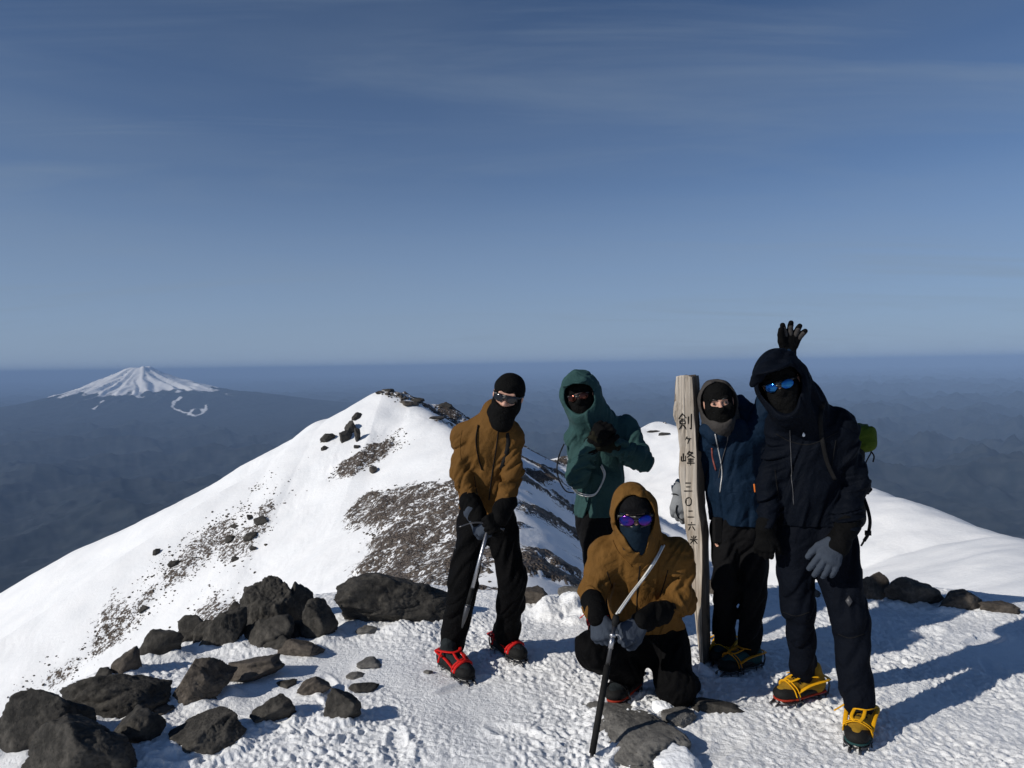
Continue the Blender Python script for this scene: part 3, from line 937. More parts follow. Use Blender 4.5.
class Head:
    def __init__(s, c, M): s.c = np.asarray(c, float); s.M = M
    def w(s, x, y, z): return s.c + s.M @ V(x, y, z)

def head_parts(h):
    w = h.w
    q = [ell(w(0, -.015, .030), V(.074, .095, .086), h.M, .02),
         ell(w(0, .020, -.045), V(.058, .068, .066), h.M, .04),
         ell(w(0, .060, -.092), V(.026, .024, .020), h.M, .03),
         cap(w(0, .084, .012), w(0, .106, -.026), .008, .0135, .012),
         cap(w(-.012, .092, -.030), w(.012, .092, -.030), .009, .009, .01),
         cap(w(-.036, .076, .026), w(.036, .076, .026), .013, .013, .012),
         cap(w(-.020, .080, -.058), w(.020, .080, -.058), .008, .008, .01),
         cap(w(-.017, .078, -.068), w(.017, .078, -.068), .008, .008, .008)]
    for sx in (-1, 1):
        q += [ell(w(sx * .046, .056, -.022), V(.022, .022, .020), h.M, .02),
              ell(w(sx * .076, -.008, .000), V(.010, .018, .030), h.M, .008),
              ell(w(sx * .033, .098, .006), V(.020, .014, .012), h.M, .012, op='-')]
        q += [ell(w(sx * .032, .070, .006), V(.0135, .0135, .0135), h.M, .003)]
    return q

def hand_frame(wrist, f, n):
    f = unit(f); n = unit(np.asarray(n) - f * (np.asarray(n) @ f)); return np.asarray(wrist, float), f, n, np.cross(f, n)

def hand_parts(wrist, f, n, thumb=1, curl=(.3, .4, .3), sc=1.0, rad=.0125, splay=.0, tcurl=.3, palm=.018, fl=1.0):
    """wrist, finger direction, back-of-hand normal; thumb +1/-1 along cross(f, n); curl = bend of the three joints in radians"""
    o, f, n, s = hand_frame(wrist, f, n); s = s * thumb
    q = [wide(o - f * .01 * sc, o + f * .085 * sc, (.030 * sc, .043 * sc), (palm * sc * 1.1, palm * sc), s, .01)]
    offs = (.034, .0115, -.0115, -.033); L = np.array((.076, .085, .078, .062)) * fl
    for i, (of, ln) in enumerate(zip(offs, L)):
        p = o + (f * (.088 - .004 * abs(i - 1)) + s * of) * sc
        d = unit(f + s * splay * of / .03)
        nn = n - d * (n @ d); nn = unit(nn)
        q.append(cap(o + f * .04 * sc + s * of * .7 * sc, p, rad * sc, rad * sc, .008))
        a = 0
        for j, (fr, c) in enumerate(zip((.46, .31, .23), curl)):
            a += c * (1 + .08 * i)
            e = p + (d * math.cos(a) - nn * math.sin(a)) * ln * fr * sc
            q.append(cap(p, e, rad * sc * (1 - .06 * j), rad * sc * (.94 - .07 * j), .003 if j else .004))
            p = e
    b = o + (f * .018 + s * .026) * sc
    e = b + (f * .036 + s * .026 - n * .012) * sc
    e2 = e + unit(f * math.cos(tcurl) + s * .35 - n * math.sin(tcurl)) * .034 * sc
    e3 = e2 + unit(f * math.cos(2 * tcurl) + s * (.25 - .5 * tcurl) - n * math.sin(2 * tcurl)) * .026 * sc
    q += [cap(b, e, rad * 1.45 * sc, rad * 1.2 * sc, .014), cap(e, e2, rad * 1.15 * sc, rad * 1.05 * sc, .006), cap(e2, e3, rad * 1.05 * sc, rad * .9 * sc, .003)]
    return q

def shrink(parts, k):
    out = []
    for q in parts:
        q = dict(q)
        if q['t'] == 'c': q['r'] = (q['r'][0] * k, q['r'][1] * k)
        elif q['t'] == 'w': q['w'] = tuple(v * k for v in q['w']); q['d'] = tuple(v * k for v in q['d'])
        q['f'] = 0; out.append(q)
    return out

def boot_frame(heel, toe, up=V(0, 0, 1)):
    heel = np.asarray(heel, float); y = unit(np.asarray(toe, float) - heel); x = unit(np.cross(y, up)); z = np.cross(x, y)
    M = np.stack([x, y, z], 1); return heel, M

def make_boot(person, heel, toe, upper, rand, strap, sole, lace=None, seed=0, gaiter=True):
    """heel, toe: points on the snow. Local y runs heel (0) to toe (.30)"""
    o, M = boot_frame(heel, toe)
    w = lambda x, y, z: o + M @ V(x, y, z)
    S = 1.06
    c = lambda a, b, ra, rb, k=.02, **kw: cap(w(*a), w(*b), ra * S, rb * S, k, **kw)
    up_ = [c((0, .05, .085), (0, .06, .150), .046, .044, f=.002), c((0, .06, .085), (0, .20, .072), .050, .040, .03, f=.003),
           c((0, .20, .070), (0, .255, .062), .040, .036, .03), ell(w(0, .045, .075), V(.045, .05, .045), M, .02)]
    boot = sdf_obj('boot', up_, .0045, upper, person, seed)
    rn = [wide(w(0, .03, .062), w(0, .215, .060), (.046, .055), (.034, .034), M[:, 0], .02),
          ell(w(0, .245, .062), V(.052, .056, .036), M, .02), plane(w(0, 0, .035), -M[:, 2])]
    bb = boot.get('_b'); boot['_b'] = list(person['_b']) ; boot_base = person['_b']
    def child(name, v, f, mat):
        return mesh_obj(name, v, f, mat, boot, True, np.array(boot_base))
    v, f = sdf_mesh(rn, .0045, seed); child('toe_rand', v, f, rand)
    so = [wide(w(0, .01, .040), w(0, .20, .040), (.043, .056), (.014, .014), M[:, 0], .01), ell(w(0, .235, .040), V(.054, .066, .013), M, .015)]
    v, f = sdf_mesh(so, .0045, seed); child('sole', v, f, sole)
    cr = MB()
    for sx in (-1, 1):
        cr.tube([w(sx * .030, -.012, .024), w(sx * .040, .05, .024), w(sx * .024, .10, .022), w(sx * .028, .14, .022), w(sx * .052, .18, .024), w(sx * .050, .25, .024), w(sx * .022, .295, .024)], .0055, 6)
        for (x, y) in ((.038, .01), (.040, .055), (.050, .17), (.054, .215), (.047, .262)):
            cr.tube([w(sx * x, y, .028), w(sx * (x + .004), y + .004, .012), w(sx * (x + .005), y + .005, -.012)], [.0085, .0065, .0015], 5, flat=.5)
        cr.tube([w(sx * .020, .285, .026), w(sx * .022, .315, .012), w(sx * .024, .330, -.004)], [.0085, .007, .0015], 5)
        cr.tube([w(sx * .030, -.012, .026), w(sx * .030, -.022, .06), w(sx * .026, -.020, .085)], .005, 6)
        cr.tube([w(sx * .052, .19, .026), w(sx * .060, .20, .05), w(sx * .056, .205, .072)], .0045, 6)
    cr.tube([w(-.030, -.012, .024), w(.030, -.012, .024)], .006, 6); cr.tube([w(-.050, .18, .022), w(.050, .18, .022)], .006, 6)
    v, f = np.concatenate(cr.v), cr.f; child('crampon', v, f, M_STEEL)
    st = MB()
    rf = lambda pts, r=.0080, n=8: st.tube(spline(pts, 8), r, 8, flat=.35)
    for ox in (-.010, .010):
        rf([w(-.060, .205 + ox, .055), w(-.052, .215 + ox, .092), w(-.012, .222 + ox, .116), w(.020, .222 + ox, .114), w(.054, .212 + ox, .088), w(.060, .205 + ox, .055)])
    rf([w(-.056, .205, .075), w(-.060, .13, .100), w(-.062, .03, .108), w(-.030, -.016, .100), w(.030, -.016, .100), w(.062, .03, .108), w(.060, .13, .100), w(.056, .205, .075)], .0105)
    rf([w(-.060, .075, .135), w(-.030, .135, .140), w(.02, .142, .138), w(.058, .085, .132), w(.058, .03, .120)], .0105)
    rf([w(.020, .140, .138), w(.028, .20, .122), w(.012, .228, .114)], .008)
    rf([w(-.022, .138, .138), w(-.020, .19, .124), w(-.008, .228, .115)], .008)
    rf([w(.058, .08, .132), w(.085, .10, .112), w(.112, .13, .098)], .006)
    v, f = np.concatenate(st.v), st.f; child('strap', v, f, strap)
    if lace:
        lc = MB()
        for i in range(5):
            y = .10 + .022 * i; z = .165 - .016 * i
            lc.tube(spline([w(-.034, y, z - .012), w(0, y + .016, z + .002), w(.034, y + .022, z - .020)], 5), .0035, 6)
            lc.tube(spline([w(.034, y, z - .012), w(0, y + .016, z + .004), w(-.034, y + .022, z - .020)], 5), .0035, 6)
        v, f = np.concatenate(lc.v), lc.f; child('lace', v, f, lace)
    return boot

def leg_parts(hip, knee, ankle, r=(.098, .080, .070), f=.010):
    hip, knee, ankle = map(np.asarray, (hip, knee, ankle))
    up = unit(hip - knee); lo = unit(ankle - knee)
    return [cap(hip, knee, r[0], r[1], .03, f * .8, fa=7, fr=6), cap(knee, ankle, r[1], r[2], .025, f * .75, fa=8, fr=6)]

def arm_parts(sh, el, wr, r=(.082, .068, .055), f=.010):
    return [cap(sh, el, r[0], r[1], .04, f, fa=13, fr=5.5), cap(el, wr, r[1], r[2], .025, f * 1.1, fa=15, fr=6)]

def torso_parts(pel, waist, chest, neck, side, w=(.185, .175, .185), d=(.135, .125, .135), f=.009):
    return [wide(pel, waist, (w[0], w[1]), (d[0], d[1]), side, .04, f, fa=6, fr=7),
            wide(waist, chest, (w[1], w[2]), (d[1], d[2]), side, .05, f, fa=5, fr=7),
            cap(chest, neck, .115, .075, .06, f * .4)]

class Person:
    def __init__(s, label, J, group=None):
        s.J = J; s.base = J['base']
        s.label = label
    def body(s, parts, vox):
        b = s.base
        v, f = sdf_mesh(parts, vox)
        o = mesh_obj('person', v, f, M_SKIN, None, True, b)
        o['_b'] = [float(q) for q in b]
        tag(o, s.label, 'person', 'winter climbers on the summit')
        s.o = o; return o
    def part(s, name, parts, vox, mat, seed=0, offset=0.0):
        v, f = sdf_mesh(parts, vox, seed, offset)
        return mesh_obj(name, v, f, mat, s.o, True, np.array(s.base))
    def sub(s, par, name, v, f, mat):
        return mesh_obj(name, v, f, mat, par, True, np.array(s.base))
    def mb(s, name, m, mat, par=None):
        return mesh_obj(name, np.concatenate(m.v), m.f, mat, par or s.o, True, np.array(s.base))

def naked(J, h, hands, arms, legs):
    """the body under the clothes, one continuous figure"""
    q = head_parts(h)
    q.append(cap(h.w(0, -.02, -.06), J['neck'], .055, .058, .03))
    side = unit(J['shR'] - J['shL'])
    q += [cap(J['neck'], J['chest'], .06, .09, .05), wide(J['chest'], J['waist'], (.122, .112), (.080, .076), side, .05), wide(J['waist'], J['pel'], (.125, .135), (.082, .092), side, .05)]
    for a, b, c in arms: q += [cap(a, b, .044, .034, .03), cap(b, c, .033, .025, .02)]
    for a in arms: q.append(cap(J['chest'], a[0], .066, .044, .04))
    for a, b, c, toe in legs: q += [cap(a, b, .078, .056, .04), cap(b, c, .053, .036, .02), cap(c, toe, .034, .028, .02)]
    for hp in hands: q += shrink(hp, .68)
    return q

def eyes(p, h):
    par = p.o
    for sx in (-1, 1):
        v, f = sdf_mesh([ell(h.w(sx * .032, .0835, .006), V(.008, .004, .0065), h.M)], .0025)
        p.sub(par, 'eye', v, f, M_FRAME)
        m = MB().tube(spline([h.w(sx * .014, .093, .024), h.w(sx * .03, .094, .031), h.w(sx * .05, .082, .026)], 6), .0038, 6, flat=1)
        p.mb('eyebrow', m, M_FRAME)

def glasses(p, h, lens, big=False, framecol=None, name='sunglasses'):
    k = 1.25 if big else 1.0
    q = []
    for sx in (-1, 1):
        q.append(cap(h.w(sx * .066 * k, .072, .014), h.w(sx * .084, -.01, .012), .0045, .004, .004))
    q.append(cap(h.w(-.064 * k, .080, .018 * k), h.w(0, .112, .020 * k), .006 * k, .006 * k, .005))
    q.append(cap(h.w(.064 * k, .080, .018 * k), h.w(0, .112, .020 * k), .006 * k, .006 * k, .005))
    q.append(cap(h.w(-.010, .112, .008), h.w(.010, .112, .008), .006, .006, .004))
    if big:
        for sx in (-1, 1): q.append(cap(h.w(sx * .070, .074, -.024), h.w(sx * .012, .112, -.026), .006, .006, .005))
    fr = p.part(name, q, .003, framecol or M_FRAME)
    for sx in (-1, 1):
        c = h.w(sx * .036 * k, .101, .004)
        Ml = h.M @ np.array(Matrix.Rotation(R(-sx * 24), 3, 'Z'))
        v, f = sdf_mesh([ell(c, V(.031 * k, .008, .0225 * k), Ml)], .003)
        p.sub(fr, 'lens', v, f, lens)
    return fr

def balaclava_parts(h, J, window=True, wz=(.030, -.036), low=True):
    q = head_parts(h)
    q = [dict(a) for a in q if not (a['t'] == 'e' and (a['r'] == V(.010, .018, .030)).all()) and a.get('op') != '-']
    q.append(cap(h.w(0, -.02, -.06), J['neck'], .070, .082, .04, .004))
    q.append(cap(h.w(0, .05, -.07), h.w(0, .03, -.14), .050, .055, .03, .004))
    if window:
        zc = (wz[0] + wz[1]) / 2; hz = (wz[0] - wz[1]) / 2
        q.append(ell(h.w(0, .115, zc), V(.074, .070, hz * 1.12), h.M, .004, op='-'))
    return q

def hood_parts(h, J, f=.006, big=1.0, brim=.0, opening=(.084, .115), drop=-.012, side_cut=0.0):
    q = [ell(h.w(0, -.022, .028), V(.118, .128, .134) * big, h.M, .05, f, fa=7, fr=6),
         cap(h.w(0, -.025, -.03), J['neck'] + h.M @ V(0, -.02, .01), .118 * big, .132 * big, .06, f),
         cap(h.w(0, .045, -.115), J['neck'] + h.M @ V(0, .04, -.03), .082 * big, .096 * big, .04, f)]
    if brim:
        q.append(cap(h.w(-.055, .075, .095), h.w(.055, .075, .095), .020, .020, .03))
        q.append(ell(h.w(0, .085 + brim * .5, .092), V(.080, .05 + brim * .5, .013), h.M, .02))
    q.append(ell(h.w(side_cut, .150, drop), V(opening[0], .150, opening[1]), h.M, .012, op='-'))
    q.append(ell(h.w(0, .02, .002), V(.097, .120, .118), h.M, .015, op='-'))
    return q

def snap(obj, px, py, off=.003):
    """the point of a mesh first met along the line of sight through (px, py), lifted a little off the cloth"""
    me = obj.data
    key = obj.name
    if key not in _bvh:
        Mw = obj.matrix_world if obj.parent is None else Matrix.Translation(Vector(obj.parent.get('_b', (0, 0, 0))))
        b = Mw.translation
        _bvh[key] = BVHTree.FromPolygons([tuple(v.co + b) for v in me.vertices], [tuple(p.vertices) for p in me.polygons])
    d = ray(px, py)
    loc, nrm, i, dist = _bvh[key].ray_cast(Vector(EYE), Vector(d))
    if loc is None: return None
    return np.array(loc) + np.array(nrm) * off
_bvh = {}

def seam(p, par, name, obj, pts, r, mat, off=.002, n=10, flat=1):
    pts = spline([(a, b) for a, b in pts], n)
    q = [snap(obj, a, b, off) for a, b in pts]; q = [a for a in q if a is not None]
    if len(q) < 3: print('seam missed', name); return None
    q = np.array(q)
    # keep neighbours together (no jumps across gaps)
    k = [0]
    for i in range(1, len(q)):
        if np.linalg.norm(q[i] - q[k[-1]]) < .06: k.append(i)
    if len(k) < 3: print('seam broke', name); return None
    m = MB().tube(q[k], r, 6, flat=flat)
    return p.mb(name, m, mat, par)
# ------------------------------------------------------------------ five climbers
Z = V(0, 0, 1)

def ground_z(x, y): return H(np.array([x]), np.array([y]))[0]
def foot(px, py):
    g = on_ground(px, py); return g

def build_a():
    """left: ochre shell, both hands on the head of an ice axe"""
    h = Head(P(508, 396, 4.00), frame(8, 14, 8))
    J = dict(neck=P(497, 420, 4.10), chest=P(489, 442, 4.14), waist=P(485, 482, 4.18), pel=P(487, 512, 4.22),
             shR=P(465, 437, 4.17), shL=P(511, 438, 4.10))
    el1, wr1 = P(461, 471, 4.10), P(473, 511, 3.94)
    el2, wr2 = P(513, 470, 4.05), P(503, 509, 3.92)
    h1, k1, a1 = P(475, 520, 4.22), P(463, 583, 4.16), P(453, 643, 4.26)
    h2, k2, a2 = P(499, 520, 4.20), P(513, 580, 4.14), P(507, 634, 4.36)
    heel1, toe1 = foot(443, 664), foot(470, 684)
    heel2, toe2 = foot(495, 647), foot(527, 666)
    J['base'] = (heel1 + toe1 + heel2 + toe2) / 4
    fist = dict(curl=(1.0, 1.2, .9), rad=.0135, sc=1.06)
    axis = unit(P(462, 627, 3.82) - P(487, 530, 3.86))
    hd1 = hand_parts(P(476, 517, 3.91), P(490, 536, 3.84) - P(476, 517, 3.91), V(-.5, -.8, .3), 1, tcurl=.8, **fist)
    hd2 = hand_parts(P(502, 514, 3.89), P(487, 527, 3.82) - P(502, 514, 3.89), V(.5, -.8, .4), -1, tcurl=.8, **fist)
    p = Person('person in an ochre brown jacket and black balaclava leaning on an ice axe', J)
    p.body(naked(J, h, [hd1, hd2], [(J['shR'], el1, wr1), (J['shL'], el2, wr2)],
                 [(h1, k1, a1, toe1 * .3 + heel1 * .7 + Z * .07), (h2, k2, a2, toe2 * .3 + heel2 * .7 + Z * .07)]), .006)
    side = unit(J['shL'] - J['shR'])
    pel = J['pel']
    q = torso_parts(P(484, 505, 4.2), P(485, 480, 4.18), P(488, 440, 4.14), J['neck'], side, (.160, .152, .155), (.120, .118, .115), .010)
    q += [cap(J['chest'], J['shR'], .09, .066, .05, .006), cap(J['chest'], J['shL'], .09, .062, .05, .006)]
    q += [cap(J['neck'], J['shR'], .075, .070, .05, .005), cap(J['neck'], J['shL'], .075, .066, .05, .005)]
    q += arm_parts(J['shR'], el1, wr1, (.070, .064, .047), .013) + arm_parts(J['shL'], el2, wr2, (.066, .062, .046), .013)
    # stand-up collar, open at the top
    q += [cap(P(494, 430, 4.10), P(496, 412, 4.12), .088, .080, .03, .005)]
    q += [cap(P(503, 425, 4.0), P(500, 419, 4.02), .045, .05, .03, .004)]
    q += [plane(P(484, 510, 4.2), P(484, 520, 4.2) - P(487, 480, 4.18), )]
    q[-1]['k'] = .004
    q += [cap(h.w(0, -.02, -.05), P(498, 418, 4.07), .080, .060, .01, op='-')]
    jk = p.part('jacket', q, .006, M_OCHRE, 11)
    tr = leg_parts(h1, k1, a1, (.100, .088, .080), .011) + leg_parts(h2, k2, a2, (.100, .084, .080), .011)
    tr += [wide(P(487, 500, 4.21), P(487, 522, 4.21), (.155, .165), (.11, .115), side, .04, .006)]
    tp = p.part('trousers', tr, .0065, M_BLACK, 21)
    g1 = p.part('glove', hd1 + [cap(wr1, P(477, 518, 3.92), .056, .044, .02, .004)], .0045, M_GLOVE_GREY, 3)
    g2 = p.part('glove', hd2 + [cap(wr2, P(501, 515, 3.9), .056, .044, .02, .004)], .0045, M_GLOVE_BLACK, 4)
    v, f = sdf_mesh([cap(P(470, 503, 3.97), P(478, 519, 3.915), .064, .053, .02, .004)], .005, 3); p.sub(g1, 'cuff', v, f, M_GLOVE_BLACK)
    v, f = sdf_mesh([cap(P(506, 502, 3.955), P(499, 517, 3.88), .064, .053, .02, .004)], .005, 4); p.sub(g2, 'cuff', v, f, M_GLOVE_BLACK)
    p.part('balaclava', balaclava_parts(h, J, True, (.046, -.040)), .0045, M_KNIT, 5, .007)
    bn = [ell(h.w(0, -.016, .040), V(.088, .110, .092), h.M, .02, .003), plane(h.w(0, .06, .026), h.M @ V(0, .2, -1))]
    p.part('beanie', bn, .0045, M_KNIT, 6)
    glasses(p, h, M_LENS_DARK)
    for hl, to, sd in ((heel1, toe1, 1), (heel2, toe2, 2)):
        make_boot(p.o, hl - Z * .008, to - Z * .008, M_DARKBOOT, M_RUBBER, M_STRAP_RED, M_RUBBER, None, sd)
    seam(p, jk, 'zipper', jk, [(499, 427), (496, 450), (492, 475), (489, 500)], .0035, M_WEB)
    seam(p, jk, 'shoulder_strap', jk, [(478, 425), (476, 440), (478, 456), (482, 470)], .016, M_WEB, .000, flat=.22)
    seam(p, jk, 'shoulder_strap', jk, [(507, 433), (508, 445), (505, 458), (501, 470)], .014, M_WEB, .000, flat=.22)
    seam(p, jk, 'seam', jk, [(462, 430), (460, 445), (461, 460)], .0022, M_OCHRE, .0005)
    seam(p, jk, 'pocket_zipper', jk, [(474, 476), (476, 488), (478, 498)], .0022, M_WEB, .0005)
    seam(p, tp, 'pocket_zipper', tp, [(454, 532), (455, 540), (456, 549)], .003, M_GREYZIP)
    # the axe stands on its own: shaft, pick and adze, spike
    top, tip = P(489, 524, 3.86), P(462, 628, 3.82)
    ax = unit(tip - top)
    e = empty('ice_axe', tip)
    tag(e, 'grey ice axe with a bare metal shaft held spike down by the man in ochre', 'ice axe')
    m = MB().tube([top, top + (tip - top) * .78], .0135, 10, flat=.72); m.build('shaft', M_ALU, e)
    m = MB().tube([top + (tip - top) * .78, top + (tip - top) * .80, top + (tip - top) * .89, tip], [.014, .0155, .013, .003], 8); m.build('spike', M_STEEL, e)
    m = MB().tube([top + (tip - top) * .62, top + (tip - top) * .77], .0165, 10, flat=.8); m.build('grip', M_RUBBER, e)
    sd = unit(np.cross(ax, V(0, -1, 0)))
    m = MB().tube(spline([top - sd * .02, top + sd * .05 + ax * .004, top + sd * .10 + ax * .022, top + sd * .15 + ax * .055], 5), [.013] * 10 + [.009] * 5 + [.003], 6, flat=.4)
    m.tube([top + sd * .01, top - sd * .05, top - sd * .085 + ax * .01], [.012, .014, .022], 6, flat=.35); m.build('head', M_STEEL, e)

def build_b():
    """teal shell, standing behind the kneeling man, both hands at the chin"""
    h = Head(P(580.5, 396, 4.62), frame(14, -12, 4))
    J = dict(neck=P(594, 424, 4.70), chest=P(600, 444, 4.74), waist=P(599, 482, 4.74), pel=P(598, 508, 4.74),
             shR=P(577, 437, 4.70), shL=P(626, 430, 4.76))
    el1, wr1 = P(578, 478, 4.56), P(591, 446, 4.44)
    el2, wr2 = P(641, 460, 4.62), P(614, 447, 4.46)
    h1, k1, a1 = P(590, 516, 4.74), P(597, 570, 4.68), P(598, 622, 4.74)
    h2, k2, a2 = P(608, 516, 4.76), P(613, 570, 4.70), P(613, 622, 4.78)
    f1 = V(a1[0], 4.72, 0); f2 = V(a2[0], 4.80, 0)
    for q in (f1, f2): q[2] = ground_z(q[0], q[1])
    hl1, t1, hl2, t2 = f1 + V(.0, .06, 0), f1 + V(-.03, -.24, 0), f2 + V(.0, .06, 0), f2 + V(.04, -.24, 0)
    J['base'] = (f1 + f2) / 2
    fist = dict(curl=(.8, 1.0, .7), rad=.0140, sc=1.28)
    hd1 = hand_parts(P(592, 443, 4.43), V(.5, -.35, .75), V(-.5, -.8, .1), 1, tcurl=.6, **fist)
    hd2 = hand_parts(P(613, 446, 4.45), V(-.55, -.4, .6), V(.2, -.9, .3), -1, tcurl=.6, **fist)
    p = Person('person in a teal hooded jacket with both gloved hands raised to the chin', J)
    p.body(naked(J, h, [hd1, hd2], [(J['shR'], el1, wr1), (J['shL'], el2, wr2)],
                 [(h1, k1, a1, f1 + V(0, -.08, .08)), (h2, k2, a2, f2 + V(0, -.08, .08))]), .009)
    side = unit(J['shL'] - J['shR'])
    q = torso_parts(P(598, 514, 4.74), P(599, 480, 4.74), P(601, 440, 4.74), J['neck'], side, (.150, .148, .160), (.125, .115, .12), .010)
    q += [cap(J['chest'], J['shR'], .10, .08, .05, .006), cap(J['chest'], J['shL'], .10, .085, .05, .006)]
    q += arm_parts(J['shR'], el1, wr1, (.080, .072, .058), .013) + arm_parts(J['shL'], el2, wr2, (.088, .078, .060), .013)
    q += hood_parts(h, J, .007, 1.06, .03, (.078, .100), -.006, .004)
    q.append(plane(P(598, 514.5, 4.74), V(.03, 0, -1)))
    jk = p.part('jacket', q, .006, M_TEAL, 31)
    tr = leg_parts(h1, k1, a1, (.098, .080, .075), .010) + leg_parts(h2, k2, a2, (.098, .080, .075), .010)
    tr.append(wide(P(598, 510, 4.74), P(598, 524, 4.74), (.112, .120), (.092, .098), side, .04, .006))
    p.part('trousers', tr, .007, M_CHAR, 41)
    for hd, wr, sd in ((hd1, wr1, 1), (hd2, wr2, 2)):
        p.part('glove', hd + [cap(wr, hd[0]['a'], .056, .046, .02, .004)], .0045, M_GLOVE_BLACK if sd == 1 else M_GLOVE_OLIVE, sd)
    p.part('balaclava', balaclava_parts(h, J, True, (.028, -.006)), .0045, M_KNIT, 5, .006)
    bn = [ell(h.w(0, -.014, .040), V(.085, .108, .086), h.M, .02, .003), plane(h.w(0, .06, .036), h.M @ V(0, .25, -1))]
    p.part('beanie', bn, .005, M_KNIT, 6)
    glasses(p, h, M_LENS_BROWN)
    for hl, to, sd in ((hl1, t1, 1), (hl2, t2, 2)):
        make_boot(p.o, hl, to, M_DARKBOOT, M_RUBBER, M_STRAP_RED, M_RUBBER, None, sd)
    seam(p, jk, 'shoulder_strap', jk, [(607, 424), (608, 436), (607, 446)], .009, M_WEB, .001, flat=.5)
    # thin white cord looping from the hip up to the chest, black strap loop at the side
    def w_(px, py, dd=.03):
        s = snap(jk, px, py, .008)
        return s if s is not None else P(px, py, 4.6)
    cpts = [w_(601, 466), w_(604, 476), w_(600, 488), w_(594, 495), w_(586, 496), w_(578, 493), P(573, 488, 4.58), P(570, 480, 4.6)]
    m = MB(); s1 = spline(cpts, 8); m.tube(s1, .0050, 6); m.tube(s1 + V(.006, -.004, .010), .0042, 6)
    o = m.build('wrist_leash', M_CORD, None, base=cpts[3]); tag(o, 'thin white leash cord looping across the front of the teal jacket', 'leash')
    bp = [P(564, 444, 4.62), P(559, 456, 4.6), P(557, 470, 4.58), P(560, 482, 4.57), P(566, 491, 4.57), P(574, 493, 4.58)]
    m = MB().tube(spline(bp, 8), .0065, 6, flat=.5)
    o = m.build('strap_loop', M_WEB, None, base=bp[2]); tag(o, 'black webbing strap hanging in a loop beside the teal jacket’s sleeve', 'strap')

